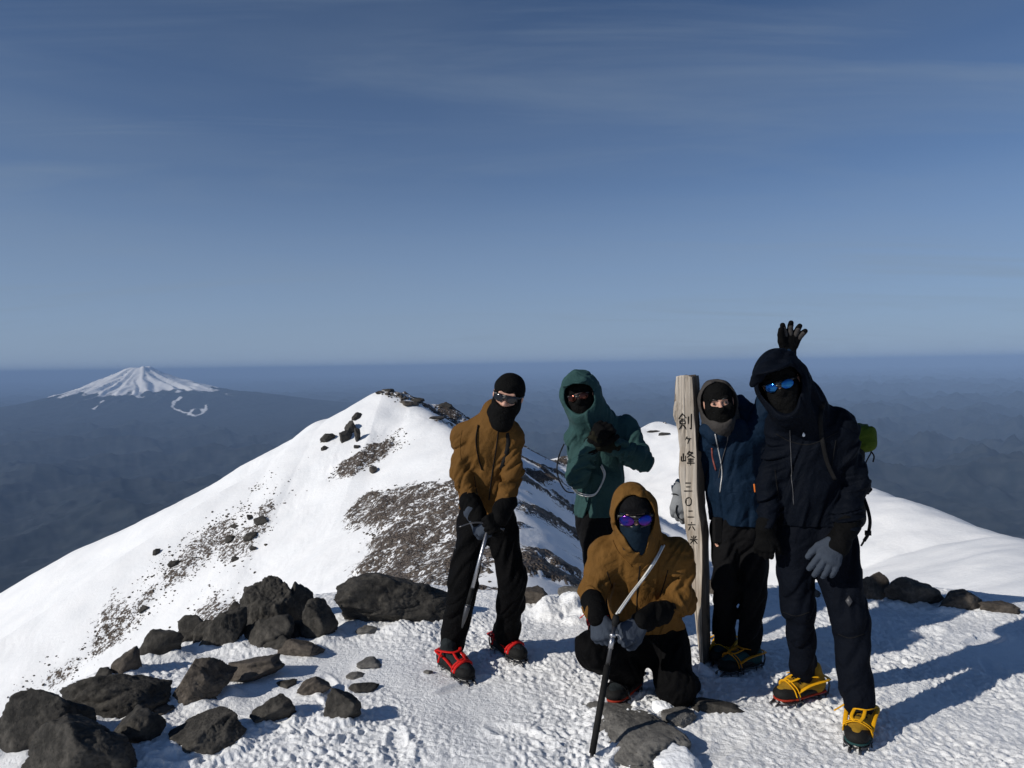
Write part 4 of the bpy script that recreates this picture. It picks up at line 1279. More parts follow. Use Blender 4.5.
def build_c():
    """kneeling in front, ochre hooded shell, both hands on an axe shaft"""
    h = Head(P(634, 515, 3.64), frame(4, -2, 6))
    J = dict(neck=P(640, 546, 3.76), chest=P(642, 566, 3.80), waist=P(646, 602, 3.84), pel=P(648, 626, 3.86),
             shR=P(606, 556, 3.77), shL=P(676, 556, 3.77))
    el1, wr1 = P(593, 592, 3.70), P(595, 612, 3.52)
    el2, wr2 = P(681, 600, 3.72), P(650, 618, 3.52)
    h1, k1, a1 = P(634, 634, 3.86), P(594, 650, 3.60), P(630, 672, 3.82)
    h2, k2, a2 = P(664, 636, 3.86), P(676, 686, 3.66), P(686, 684, 4.02)
    heel1, toe1 = foot(636, 688), foot(612, 706)
    g2 = foot(690, 690)
    J['base'] = (toe1 + foot(680, 704)) / 2
    grip = dict(curl=(.75, 1.1, .7), rad=.0145, sc=1.12)
    hd1 = hand_parts(P(597, 616, 3.48), P(603, 643, 3.43) - P(597, 616, 3.48), V(-.45, -.85, .25), -1, tcurl=.5, **grip)
    hd2 = hand_parts(P(641, 622, 3.47), P(619, 640, 3.40) - P(641, 622, 3.47), V(.35, -.85, .45), -1, tcurl=.6, **grip)
    p = Person('person in a hooded ochre jacket kneeling on one knee in front of the others', J)
    heel2, toe2 = P(690, 676, 4.14), P(688, 700, 4.02)
    heel2 = V(.88, 4.10, .16 + ground_z(.88, 4.1)); toe2 = V(.87, 3.90, .03 + ground_z(.87, 3.9))
    p.body(naked(J, h, [hd1, hd2], [(J['shR'], el1, wr1), (J['shL'], el2, wr2)],
                 [(h1, k1, a1, toe1 * .3 + heel1 * .7 + Z * .07), (h2, k2, a2, a2 + V(0, .06, -.05))]), .009)
    side = unit(J['shL'] - J['shR'])
    q = torso_parts(P(648, 632, 3.86), P(646, 600, 3.84), P(642, 562, 3.80), J['neck'], side, (.188, .182, .178), (.14, .138, .13), .011)
    q += [cap(J['chest'], J['shR'], .12, .085, .06, .008), cap(J['chest'], J['shL'], .12, .085, .06, .008)]
    q += arm_parts(J['shR'], el1, wr1, (.086, .075, .044), .014) + arm_parts(J['shL'], el2, P(656, 614, 3.56), (.090, .080, .046), .014)
    q += hood_parts(h, J, .007, .96, .0, (.086, .112), -.016)
    q.append(plane(P(648, 632, 3.86), V(.05, -.25, -1)))
    # open front below the chin
    q.append(cap(h.w(0, .125, -.05), P(640, 562, 3.68), .062, .010, .012, op='-'))
    jk = p.part('jacket', q, .006, M_OCHRE2, 51)
    tr = leg_parts(h1, k1, a1, (.115, .098, .078), .011) + leg_parts(h2, k2, a2, (.120, .104, .082), .012)
    tr.append(wide(P(648, 615, 3.87), P(648, 642, 3.87), (.165, .17), (.13, .13), side, .05, .006))
    p.part('trousers', tr, .0065, M_BLACK, 61)
    g1 = p.part('glove', hd1, .0045, M_GLOVE_GREY, 3); g2_ = p.part('glove', hd2, .0045, M_GLOVE_GREY, 4)
    v, f = sdf_mesh([cap(P(593, 601, 3.58), P(597, 616, 3.485), .060, .050, .02, .005)], .005, 3); p.sub(g1, 'cuff', v, f, M_GLOVE_BLACK)
    v, f = sdf_mesh([cap(P(664, 611, 3.59), P(641, 622, 3.475), .062, .050, .02, .006)], .005, 4); p.sub(g2_, 'cuff', v, f, M_GLOVE_BLACK)
    fm = balaclava_parts(h, J, True, (.040, -.012)); fm.insert(0, cap(h.w(0, .03, -.10), P(640, 566, 3.80), .062, .06, .03, .006))
    p.part('face_mask', fm, .0045, M_BLUEKNIT, 5, .007)
    bn = [ell(h.w(0, -.012, .038), V(.086, .108, .086), h.M, .02, .003), ell(h.w(0, .095, .048), V(.062, .035, .010), h.M, .02), plane(h.w(0, .06, .030), h.M @ V(0, .12, -1))]
    bn[-1]['k'] = .0
    p.part('cap', bn,   .0045, M_CHAR, 6)
    glasses(p, h, M_LENS_PURPLE, True)
    make_boot(p.o, heel1 - Z * .008, toe1 - Z * .008, M_DARKBOOT, M_RUBBER, M_WEB, M_REDSOLE, None, 1)
    make_boot(p.o, heel2, toe2, M_DARKBOOT, M_RUBBER, M_WEB, M_REDSOLE, None, 2)
    seam(p, jk, 'zipper', jk, [(640, 566), (638, 585), (637, 600), (637, 612)], .003, M_WEB)
    seam(p, jk, 'pocket_zipper', jk, [(607, 572), (611, 584), (614, 596)], .0025, M_WEB, .0005)
    seam(p, jk, 'pocket_zipper', jk, [(668, 570), (664, 584), (660, 596)], .0025, M_WEB, .0005)
    seam(p, jk, 'hood_seam', jk, [(613, 540), (616, 548), (622, 556), (632, 566)], .003, M_OCHRE2)
    seam(p, jk, 'hood_seam', jk, [(660, 540), (657, 552), (650, 562), (642, 570)], .003, M_OCHRE2)
    # the long axe he leans on, with its leash
    top, tip = P(615, 622, 3.40), P(590.5, 776, 3.16)
    tip[2] = ground_z(tip[0], tip[1]) - .02
    e = empty('trekking_pole', tip)
    tag(e, 'black pole with a bare metal band planted in snow before the kneeling man', 'pole')
    L = tip - top
    MB().tube([top - L * .02, top + L * .34], .0095, 10).build('upper_shaft', M_STEEL, e)
    MB().tube([top + L * .32, top + L * .93], [.0155, .0145], 10).build('lower_shaft', M_RUBBER, e)
    MB().tube([top + L * .10, top + L * .20], .0118, 10).build('metal_band', M_ALU, e)
    m = MB().tube([top + L * .085, top + L * .10, top + L * .115], [.012, .017, .012], 10); m.tube(spline([top + L * .10, top + L * .10 + V(.03, -.01, .004), top + L * .11 + V(.036, -.01, -.012)], 4), .004, 6); m.build('clamp', M_ALU, e)
    MB().tube([top + L * .93, tip], [.010, .003], 8).build('tip', M_STEEL, e)
    MB().tube([top - L * .05, top - L * .02, top + L * .03], [.013, .0165, .0135], 10).build('handle', M_RUBBER, e)
    lp = [snap(jk, 661, 546, .006), snap(jk, 652, 562, .008), snap(jk, 642, 578, .010)]
    lp = [q for q in lp if q is not None] + [P(632, 592, 3.56), P(622, 606, 3.46), top - L * .06]
    s1 = spline(lp, 8); m = MB().tube(s1, .0052, 6); m.tube(s1 + V(.012, .0, .004), .0040, 6); m.build('leash', M_CORD, e)

def build_d():
    """navy shell with grey hood, behind the post, one arm up"""
    h = Head(P(718.5, 403, 4.14), frame(10, -8, 2))
    J = dict(neck=P(722, 429, 4.20), chest=P(732, 448, 4.22), waist=P(737, 490, 4.22), pel=P(739, 518, 4.22),
             shR=P(712, 443, 4.24), shL=P(757, 434, 4.20))
    el1, wr1 = P(699, 480, 4.40), P(681, 489, 4.30)
    el2, wr2 = P(771, 392, 4.22), P(787, 356, 4.20)
    h1, k1, a1 = P(726, 528, 4.22), P(725, 585, 4.17), P(724, 638, 4.26)
    h2, k2, a2 = P(753, 528, 4.20), P(753, 590, 4.14), P(749, 645, 4.14)
    heel1, toe1 = foot(730, 652), foot(715, 668)
    heel2, toe2 = foot(758, 666), foot(725, 674)
    J['base'] = (heel1 + toe1 + heel2 + toe2) / 4
    hd1 = hand_parts(P(680, 492, 4.28), V(-.10, -.25, -.9), V(-.35, -.9, .1), -1, (.35, .5, .4), 1.16, .0160, tcurl=.4, palm=.026)
    hd2 = hand_parts(P(789, 353, 4.20), P(793.5, 327, 4.19) - P(789, 353, 4.20), V(0, 1, .05), 1, (.14, .2, .15), 1.12, .0165, .50, .12, fl=.82)
    p = Person('person in a navy jacket behind the wooden post with one arm raised waving', J)
    p.body(naked(J, h, [hd1, hd2], [(J['shR'], el1, wr1), (J['shL'], el2, wr2)],
                 [(h1, k1, a1, toe1 * .3 + heel1 * .7 + Z * .07), (h2, k2, a2, toe2 * .3 + heel2 * .7 + Z * .07)]), .006)
    side = unit(J['shL'] - J['shR'])
    q = torso_parts(P(740, 522, 4.22), P(737, 488, 4.22), P(733, 446, 4.22), J['neck'], side, (.165, .165, .160), (.13, .125, .12), .010)
    q += [cap(J['chest'], J['shR'], .10, .075, .05, .006), cap(J['chest'], J['shL'], .10, .085, .05, .008)]
    q += arm_parts(J['shR'], el1, wr1, (.078, .068, .056), .012) + arm_parts(J['shL'], el2, wr2, (.084, .066, .052), .006)
    # the jacket's own hood lies loose behind the neck
    q += [ell(P(740, 412, 4.28), V(.075, .085, .10), None, .03, .008), cap(P(722, 432, 4.12), P(738, 428, 4.14), .055, .06, .03, .005), cap(P(709, 430, 4.16), P(716, 436, 4.12), .05, .055, .03, .005)]
    q.append(plane(P(740, 522.5, 4.22), V(-.04, 0, -1)))
    jk = p.part('jacket', q, .006, M_NAVY, 71)
    hq = hood_parts(h, dict(neck=P(721, 424, 4.19)), .004, .86, .0, (.070, .092), -.014)
    p.part('hood', hq, .005, M_GREYHOOD, 72)
    tr = leg_parts(h1, k1, a1, (.092, .072, .063), .011) + leg_parts(h2, k2, a2, (.096, .076, .066), .011)
    tr.append(wide(P(739, 512, 4.22), P(739, 532, 4.22), (.145, .15), (.11, .115), side, .04, .006))
    tp = p.part('trousers', tr, .0065, M_CHAR, 81)
    g1 = p.part('glove', hd1 + [cap(wr1, hd1[0]['a'], .052, .045, .02, .003)], .0045, M_GLOVE_PALE, 3)
    seam(p, g1, 'palm_patch', g1, [(677, 505), (676, 511), (678, 517), (682, 520)], .010, M_GLOVE_BLACK, .000, flat=.3)
    seam(p, g1, 'palm_patch', g1, [(672, 494), (675, 494), (678, 495)], .010, M_GLOVE_BLACK, .000, flat=.3)
    g2 = p.part('glove', hd2 + [cap(wr2, hd2[0]['a'], .046, .038, .02, .003)], .004, M_GLOVE_BLACK, 4)
    tips = MB()
    pale = MB()
    for i, c in enumerate(hd2):
        pass
    fing = [c for c in hd2 if c['t'] == 'c']
    for i in range(4):
        for c in fing[1 + i * 4:3 + i * 4]:
            v, f = sdf_mesh([cap(c['a'] + V(0, -.0035, 0), c['b'] + V(0, -.0035, 0), c['r'][0] * .93, c['r'][1] * .93)], .0035); pale.add(v, f)
    p.mb('finger_pad', pale, M_GREYHOOD, g2)
    p.part('face_mask', balaclava_parts(h, J, True, (.026, -.012)), .0045, M_KNIT, 5, .0065)
    p.part('headband', [ell(h.w(0, -.014, .040), V(.083, .105, .086), h.M, .02), plane(h.w(0, .08, .028), h.M @ V(0, .2, -1))], .005, M_KNIT, 6)
    eyes(p, h)
    make_boot(p.o, heel1 - Z * .008, toe1 - Z * .008, M_TEALBOOT, M_RUBBER, M_STRAP_YEL, M_RUBBER, None, 1)
    make_boot(p.o, heel2 - Z * .008, toe2 - Z * .008, M_TEALBOOT, M_RUBBER, M_STRAP_ORG, M_RUBBER, None, 2)
    sp = snap(tp, 718, 530, .004)
    if sp is not None:
        v, f = sdf_mesh([box(sp, V(.028, .018, .075), .01)], .004); p.sub(tp, 'pouch', v, f, M_WEB)
    seam(p, jk, 'zipper', jk, [(715, 434), (718, 448), (721, 462), (722, 476), (720, 492)], .0035, M_ZIPPALE)
    seam(p, jk, 'pocket_zipper', jk, [(712, 448), (713, 458), (716, 470)], .0055, M_REDZIP)
    seam(p, jk, 'drawcord', jk, [(728, 434), (726, 446), (722, 460), (719, 478)], .0022, M_GREYZIP, .004)
    seam(p, jk, 'zipper_pull', jk, [(754, 484), (754.5, 488), (755, 492)], .005, M_ORANGEPULL)
    seam(p, tp, 'pocket_zipper', tp, [(716, 524), (717, 532), (718, 540)], .003, M_GREYZIP)

def build_e():
    """the tallest, right: blue black shell, hood up, mirror glasses, one hand hanging"""
    h = Head(P(781, 383, 3.48), frame(24, -16, 8))
    J = dict(neck=P(800, 410, 3.58), chest=P(810, 440, 3.62), waist=P(808, 492, 3.62), pel=P(808, 526, 3.62),
             shR=P(782, 428, 3.64), shL=P(838, 428, 3.58))
    el1, wr1 = P(770, 482, 3.62), P(766, 526, 3.54)
    el2, wr2 = P(855, 484, 3.56), P(846, 526, 3.44)
    h1, k1, a1 = P(793, 534, 3.62), P(798, 606, 3.62), P(804, 670, 3.72)
    h2, k2, a2 = P(832, 534, 3.58), P(850, 622, 3.48), P(858, 702, 3.40)
    heel1, toe1 = foot(822, 694), foot(776, 705)
    heel2, toe2 = foot(864, 723), foot(855, 753)
    J['base'] = (heel1 + toe1 + heel2 + toe2) / 4
    hd1 = hand_parts(P(765, 530, 3.53), V(-.1, -.12, -1), V(-.3, -.9, .1), -1, (.5, .7, .5), 1.05, .0135, tcurl=.4)
    hd2 = hand_parts(P(838, 541, 3.41), P(826, 565, 3.37) - P(838, 541, 3.41), V(-.25, -.92, .2), 1, (.28, .32, .25), 1.18, .0138, .13, .2, palm=.022)
    p = Person('tallest person in a black hooded jacket and blue mirrored glasses with a lowered grey glove', J)
    p.body(naked(J, h, [hd1, hd2], [(J['shR'], el1, wr1), (J['shL'], el2, wr2)],
                 [(h1, k1, a1, toe1 * .3 + heel1 * .7 + Z * .07), (h2, k2, a2, toe2 * .3 + heel2 * .7 + Z * .07)]), .009)
    side = unit(J['shL'] - J['shR'])
    q = torso_parts(P(808, 524, 3.62), P(808, 490, 3.62), P(811, 440, 3.62), J['neck'], side, (.180, .172, .172), (.135, .13, .13), .011)
    q += [cap(J['chest'], J['shR'], .11, .080, .05, .007), cap(J['chest'], J['shL'], .12, .090, .05, .007)]
    q += arm_parts(J['shR'], el1, wr1, (.076, .064, .052), .013) + arm_parts(J['shL'], el2, wr2, (.088, .074, .054), .014)
    q += hood_parts(h, J, .008, 1.02, .07, (.080, .112), -.03)
    q.insert(len(q) - 2, cap(h.w(.03, .10, .100), h.w(.110, .120, .045), .026, .014, .05))
    q.append(plane(P(808, 524, 3.6), V(0, -.05, -1)))
    jk = p.part('jacket', q, .006, M_BLACKNAVY, 91)
    tr = leg_parts(h1, k1, a1, (.100, .080, .068), .011) + leg_parts(h2, k2, a2, (.110, .090, .078), .011)
    tr.append(wide(P(809, 516, 3.62), P(810, 542, 3.62), (.158, .165), (.115, .12), side, .04, .006))
    tp = p.part('trousers', tr, .0065, M_NAVYPANT, 101)
    g1 = p.part('glove', hd1 + [cap(wr1, hd1[0]['a'], .052, .044, .02, .003)], .0045, M_GLOVE_BLACK, 3)
    g2 = p.part('glove', hd2, .0042, M_GLOVE_GREY, 4)
    v, f = sdf_mesh([cap(P(849, 522, 3.455), P(838, 543, 3.408), .060, .050, .02, .006), wide(P(838, 543, 3.41), P(833, 553, 3.395), (.050, .047), (.032, .029), hand_frame(P(838, 541, 3.41), P(826, 565, 3.37) - P(838, 541, 3.41), V(-.25, -.92, .2))[3], .02)], .0045, 4)
    cu = p.sub(g2, 'cuff', v, f, M_GLOVE_BLACK)
    p.part('balaclava', balaclava_parts(h, J, True, (.024, -.006)), .0045, M_KNIT, 5, .0065)
    p.part('headband', [ell(h.w(0, -.014, .040), V(.083, .105, .086), h.M, .02), plane(h.w(0, .08, .020), h.M @ V(0, .2, -1))], .005, M_KNIT, 6)
    glasses(p, h, M_LENS_BLUE, False)
    make_boot(p.o, heel1 - Z * .008, toe1 - Z * .008, M_YELLOW, M_RUBBER, M_STRAP_YEL, M_REDSOLE, M_WEB, 1)
    make_boot(p.o, heel2 - Z * .008, toe2 - Z * .008, M_YELLOW, M_RUBBER, M_STRAP_YEL, M_TEALBOOT, M_WEB, 2)
    seam(p, jk, 'zipper', jk, [(790, 430), (791, 455), (792, 480), (794, 505)], .0024, M_GREYZIP)
    seam(p, jk, 'shoulder_strap', jk, [(822, 402), (819, 420), (821, 440), (826, 462), (834, 480)], .020, M_WEB, .000, flat=.22)
    for pts in ([(776, 434), (792, 442), (812, 444), (838, 432)], [(838, 634), (850, 638), (864, 634)], [(783, 612), (796, 616), (810, 612)], [(836, 440), (834, 452), (832, 466)], [(775, 470), (777, 486), (779, 500)]):
        seam(p, tp if pts[0][1] > 600 else jk, 'seam', tp if pts[0][1] > 600 else jk, pts, .0022, M_WEB, .0005)
    # small pale emblems: a flame-like drop on the chest, a diamond on the thigh, a disc on the cuff
    def emblem(obj, px, py, shape, sc, mat, name='emblem', par=None):
        s = snap(obj, px, py, .004)
        if s is None: print('emblem missed', px, py); return
        nrm = unit(EYE - s); r = unit(np.cross(Z, nrm)); u = np.cross(nrm, r)
        top = [s + (r * a + u * b) * sc + nrm * .002 for a, b in shape]; bot = [s + (r * a + u * b) * sc - nrm * .006 for a, b in shape]
        n = len(shape)
        f = [tuple(range(n)), tuple(range(2 * n - 1, n - 1, -1))] + [(i, i + n, (i + 1) % n + n, (i + 1) % n) for i in range(n)]
        p.sub(par or obj, name, np.array(top + bot), f, mat)
    drop = [(0, 1.6), (-.25, .6), (-.62, -.2), (-.5, -.8), (0, -1), (.5, -.8), (.62, -.2), (.2, .5)]
    dia = [(0, 1.3), (-.8, 0), (0, -1.3), (.8, 0)]
    emblem(jk, 804, 434, drop, .011, M_WHITE)
    emblem(tp, 849, 601, dia, .020, M_GREYZIP)
    disc = [(math.cos(a), math.sin(a)) for a in np.linspace(0, 2 * math.pi, 14, endpoint=False)]
    emblem(cu, 825, 545, disc, .012, M_GLOVE_GREY, par=g2)
    seam(p, cu, 'cuff_tab', cu, [(836, 524), (839, 526), (842, 528)], .004, M_ZIPPALE)
    # backpack: most of it hidden behind him, the lime lid shows at the shoulder
    b0 = P(846, 470, 3.90)
    e = empty('backpack', b0 - Z * .3)
    tag(e, 'green backpack showing behind the tallest person’s shoulder', 'backpack')
    lid = [box(P(846, 438, 3.88), V(.125, .12, .075), .055, None, .02, .008), ]
    sdf_obj('lid', lid, .007, M_LIME, e, 5)
    sdf_obj('main_bag', [box(P(834, 486, 3.86), V(.14, .11, .24), .07, None, .02, .008)], .009, M_WEB, e, 6)
    m = MB()
    m.tube(spline([P(868, 446, 3.80), P(871, 452, 3.79), P(867, 460, 3.79), P(865, 466, 3.79)], 5), .006, 6, flat=.5)
    m.tube(spline([P(870, 450, 3.79), P(874, 456, 3.79), P(873, 462, 3.79)], 5), .004, 6); m.build('strap_end', M_WEB, e)
    m = MB().tube(spline([P(864, 498, 3.66), P(868, 510, 3.60), P(870, 522, 3.58), P(868, 534, 3.58), P(864, 541, 3.58)], 6), .009, 6, flat=.4)
    m.box(P(868, 533, 3.575), V(.014, .006, .012)); m.tube(spline([P(868, 534, 3.575), P(864, 541, 3.57), P(861, 546, 3.57)], 4), .005, 6)
    m.build('hip_strap', M_WEB, e)

build_a(); build_b(); build_c(); build_d(); build_e()
# ------------------------------------------------------------------ the wooden summit post
def wood_mat():
    m, nt, b = new_mat('weathered_wood')
    co = coord(nt, 'Object')
    mp = N(nt, 'ShaderNodeMapping'); mp.inputs['Scale'].default_value = (14, 14, 1.1); nt.links.new(co, mp.inputs[0])
    n1 = N(nt, 'ShaderNodeTexNoise', Scale=2.6, Detail=8, Roughness=.62, Distortion=.6); nt.links.new(mp.outputs[0], n1.inputs['Vector'])
    n2 = N(nt, 'ShaderNodeTexNoise', Scale=3.5, Detail=5); nt.links.new(co, n2.inputs['Vector'])
    grain = ramp(nt, n1.outputs[0], [(.26, (.15, .12, .09)), (.40, (.33, .285, .235)), (.6, (.48, .43, .37)), (.78, (.58, .54, .48))])
    stain = ramp(nt, n2.outputs[0], [(.30, (.58, .50, .42)), (.5, (1, 1, 1))])
    at = N(nt, 'ShaderNodeAttribute', attribute_name='bark')
    k = mathn(nt, 'ADD', at.outputs['Fac'], mathn(nt, 'MULTIPLY', mathn(nt, 'SUBTRACT', n1.outputs[0], .5), .9))
    bark = ramp(nt, n1.outputs[0], [(.3, (.085, .065, .05)), (.7, (.24, .195, .15))])
    mx = nt.nodes.new('ShaderNodeMix'); mx.data_type = 'RGBA'; mx.blend_type = 'MULTIPLY'; mx.inputs[0].default_value = .7
    nt.links.new(grain, mx.inputs[6]); nt.links.new(stain, mx.inputs[7])
    nt.links.new(mixc(nt, ramp(nt, k, [(.4, (0, 0, 0)), (.6, (1, 1, 1))]), mx.outputs[2], bark), b.inputs['Base Color'])
    b.inputs['Roughness'].default_value = .85; b.inputs['Specular IOR Level'].default_value = .2
    bump(nt, b, n1.outputs[0], .7, .012)
    return m

def build_post():
    #        y    left  ridge right   (pixel columns of the left edge, the front right edge, the right side)
    prof = [(376, 676, 692, 699), (384, 675.6, 693, 700), (400, 675, 694, 700.3), (408, 673.5, 695, 700.5), (415, 672.5, 695.5, 700.5), (424, 675.5, 696, 701),
            (434, 678, 696.5, 701.5), (450, 679.5, 697, 702.5), (474, 679.5, 697, 704.5), (495, 681, 697.5, 705.5), (513, 683.5, 698.5, 706.7), (522, 684.5, 700, 708.5),
            (535, 687, 701.5, 709.5), (546, 689, 702, 709.5), (570, 692, 702, 709.8), (600, 693.5, 701.5, 710), (630, 696, 701.8, 710.8), (660, 699, 703, 711.4), (676, 700, 703.5, 712)]
    prof = np.array(prof, float)
    ys = np.linspace(376, 676, 260)
    L = np.interp(ys, prof[:, 0], prof[:, 1]); Rr = np.interp(ys, prof[:, 0], prof[:, 2]); B_ = np.interp(ys, prof[:, 0], prof[:, 3])
    g = on_ground(705, 665); d0 = g[1] + .02
    nf, ns, nb, nl = 30, 22, 20, 14
    rows = []; bark = []
    for i, y in enumerate(ys):
        FL, FR = P(L[i], y, d0 - .005), P(Rr[i], y, d0 - .045)
        RB = P(B_[i], y, d0 + .075); LB = P(L[i] + 2, y, d0 + .075)
        ring = [FL + (FR - FL) * t for t in np.linspace(0, 1, nf, endpoint=False)]
        ring += [FR + (RB - FR) * t for t in np.linspace(0, 1, ns, endpoint=False)]
        ring += [RB + (LB - RB) * t for t in np.linspace(0, 1, nb, endpoint=False)]
        ring += [LB + (FL - LB) * t for t in np.linspace(0, 1, nl, endpoint=False)]
        ring = np.array(ring); c = ring.mean(0)
        # round the corners a little
        for _ in range(2): ring = .25 * np.roll(ring, 1, 0) + .5 * ring + .25 * np.roll(ring, -1, 0)
        rows.append(ring); bark += [0.12] * nf + [.78] * ns + [.9] * nb + [.6] * nl
    n = nf + ns + nb + nl
    q = np.array(rows); cen = q.mean(1, keepdims=True); out = q - cen; out[..., 2] = 0; out /= np.linalg.norm(out, axis=2, keepdims=True)
    p = q.reshape(-1, 3)
    k = .0045 * perlin3(p * V(70, 70, 3.2), 3) + .006 * perlin3(p * V(16, 16, 1.6), 4) + .005 * perlin3(p * V(6, 6, 5), 5)
    cr = perlin3(p * V(30, 30, 1.0), 6); k = k - .016 * np.clip(1 - np.abs(cr) * 10, 0, 1)
    bk = np.array(bark)
    k = k + (bk > .5) * (.010 * perlin3(p * V(12, 12, 4), 8) + .006 * perlin3(p * V(34, 34, 9), 9))
    kn = P(704, 516, d0); k = k + .022 * np.exp(-(np.linalg.norm(p - kn, axis=1) / .045) ** 2)
    # keep the lettered face nearly flat
    k = np.where(bk < .2, k * .6, k)
    p = p + out.reshape(-1, 3) * k[:, None]
    q = p.reshape(len(ys), n, 3)
    # uneven sawn and split top
    for r in range(6):
        q[r, :, 2] += (.012 * perlin3(q[r] * 26, 7) - .02 * np.exp(-(np.linalg.norm(q[r] - P(687, 378, d0), axis=1) / .02) ** 2)) * (1 - r / 6)
    f = []
    m = len(ys)
    for i in range(m - 1):
        for j in range(n):
            f.append((i * n + j, (i + 1) * n + j, (i + 1) * n + (j + 1) % n, i * n + (j + 1) % n))
    v = np.concatenate([q.reshape(-1, 3), [q[0].mean(0) + V(0, 0, .004)], [q[-1].mean(0)]])
    ct, cb = len(v) - 2, len(v) - 1
    for j in range(n): f.append((ct, j, (j + 1) % n)); f.append((cb, (m - 1) * n + (j + 1) % n, (m - 1) * n + j))
    base = V(g[0], g[1], g[2])
    e = empty('summit_post', base)
    tag(e, 'weathered split log post with vertical black lettering standing upright in the snow', 'wooden post')
    bk_all = np.concatenate([bk, [.4, .4]])
    board = mesh_obj('log', v, f, wood_mat(), e, True, base, attrs={'bark': bk_all})
    # lettering, brush strokes laid on the front face
    bv = BVHTree.FromPolygons([tuple(x) for x in v], [tuple(x) for x in f])
    def onface(px, py):
        loc, nn, _, _ = bv.ray_cast(Vector(EYE), Vector(ray(px, py)))
        return (np.array(loc) + np.array(nn) * .0005) if loc is not None else None
    ink_mat = simple('black_ink', (.022, .02, .018), .8, 0, 60, .1)
    def stroke(ink, pts, w):
        pts = np.array(pts, float)
        t = np.concatenate([np.linspace(pts[i], pts[i + 1], 7, endpoint=False) for i in range(len(pts) - 1)] + [pts[-1:]])
        q = [onface(*a) for a in t]
        if any(a is None for a in q): return
        q = np.array(q)
        for _ in range(2): q[1:-1] = .25 * q[:-2] + .5 * q[1:-1] + .25 * q[2:]
        ww = np.linspace(1.15, .75, len(q)) * w; ww[0] *= .7; ww[-1] *= .6
        ink.tube(q, ww, 6, up=(0, -1, 0.1), flat=.55)
    G = {
        'ken': (678.2, 413, 13.6, 17, [[(.32, .02), (.02, .36)], [(.32, .04), (.62, .30)], [(.2, .36), (.45, .36)], [(.12, .46), (.54, .46), (.54, .62)], [(.12, .46), (.12, .62), (.54, .62)],
                [(.33, .36), (.33, .66)], [(.32, .66), (.05, .98)], [(.34, .68), (.6, .96)], [(.76, .2), (.76, .66)], [(.97, .04), (.97, .96), (.85, .88)]]),
        'ga': (685, 436.5, 6.5, 7.5, [[(.35, .0), (.05, .5)], [(.25, .28), (1, .28)], [(.68, .28), (.4, 1)]]),
        'mine': (681.2, 451, 13.5, 14.5, [[(.16, .16), (.16, .68)], [(.02, .36), (.02, .7), (.32, .64)], [(.32, .32), (.32, .7)], [(.62, 0), (.42, .25)], [(.58, .1), (.88, .1), (.42, .46)], [(.5, .2), (1, .46)],
                 [(.48, .56), (.94, .56)], [(.5, .69), (.92, .69)], [(.42, .83), (1, .83)], [(.71, .48), (.71, 1)]]),
        'three': (684, 483, 8.5, 8, [[(.15, .0), (.85, .0)], [(.22, .48), (.78, .48)], [(0, 1), (1, 1)]]),
        'zero': (685.5, 497.5, 6, 8, [[(.5, 0), (.1, .2), (0, .6), (.2, .95), (.6, 1), (.95, .8), (1, .3), (.75, .03), (.5, 0)]]),
        'two': (687, 511, 7.2, 6, [[(.2, 0), (.8, 0)], [(0, 1), (1, 1)]]),
        'six': (687.6, 522, 8, 8.5, [[(.5, 0), (.52, .2)], [(.02, .32), (.98, .32)], [(.36, .5), (.12, 1)], [(.62, .5), (.92, 1)]]),
        'metre': (689.8, 535.5, 8, 9, [[(.2, .1), (.36, .32)], [(.8, .06), (.62, .34)], [(.02, .45), (.98, .45)], [(.5, 0), (.5, 1)], [(.47, .48), (.06, .92)], [(.53, .48), (.96, .94)]]),
    }
    for k_, (x0, y0, w, hh, st) in G.items():
        ink = MB()
        for s in st: stroke(ink, [(x0 + a * w, y0 + b * hh) for a, b in s], .0046 if w > 9 else .0040)
        ink.build('painted_character', ink_mat, e)

build_post()
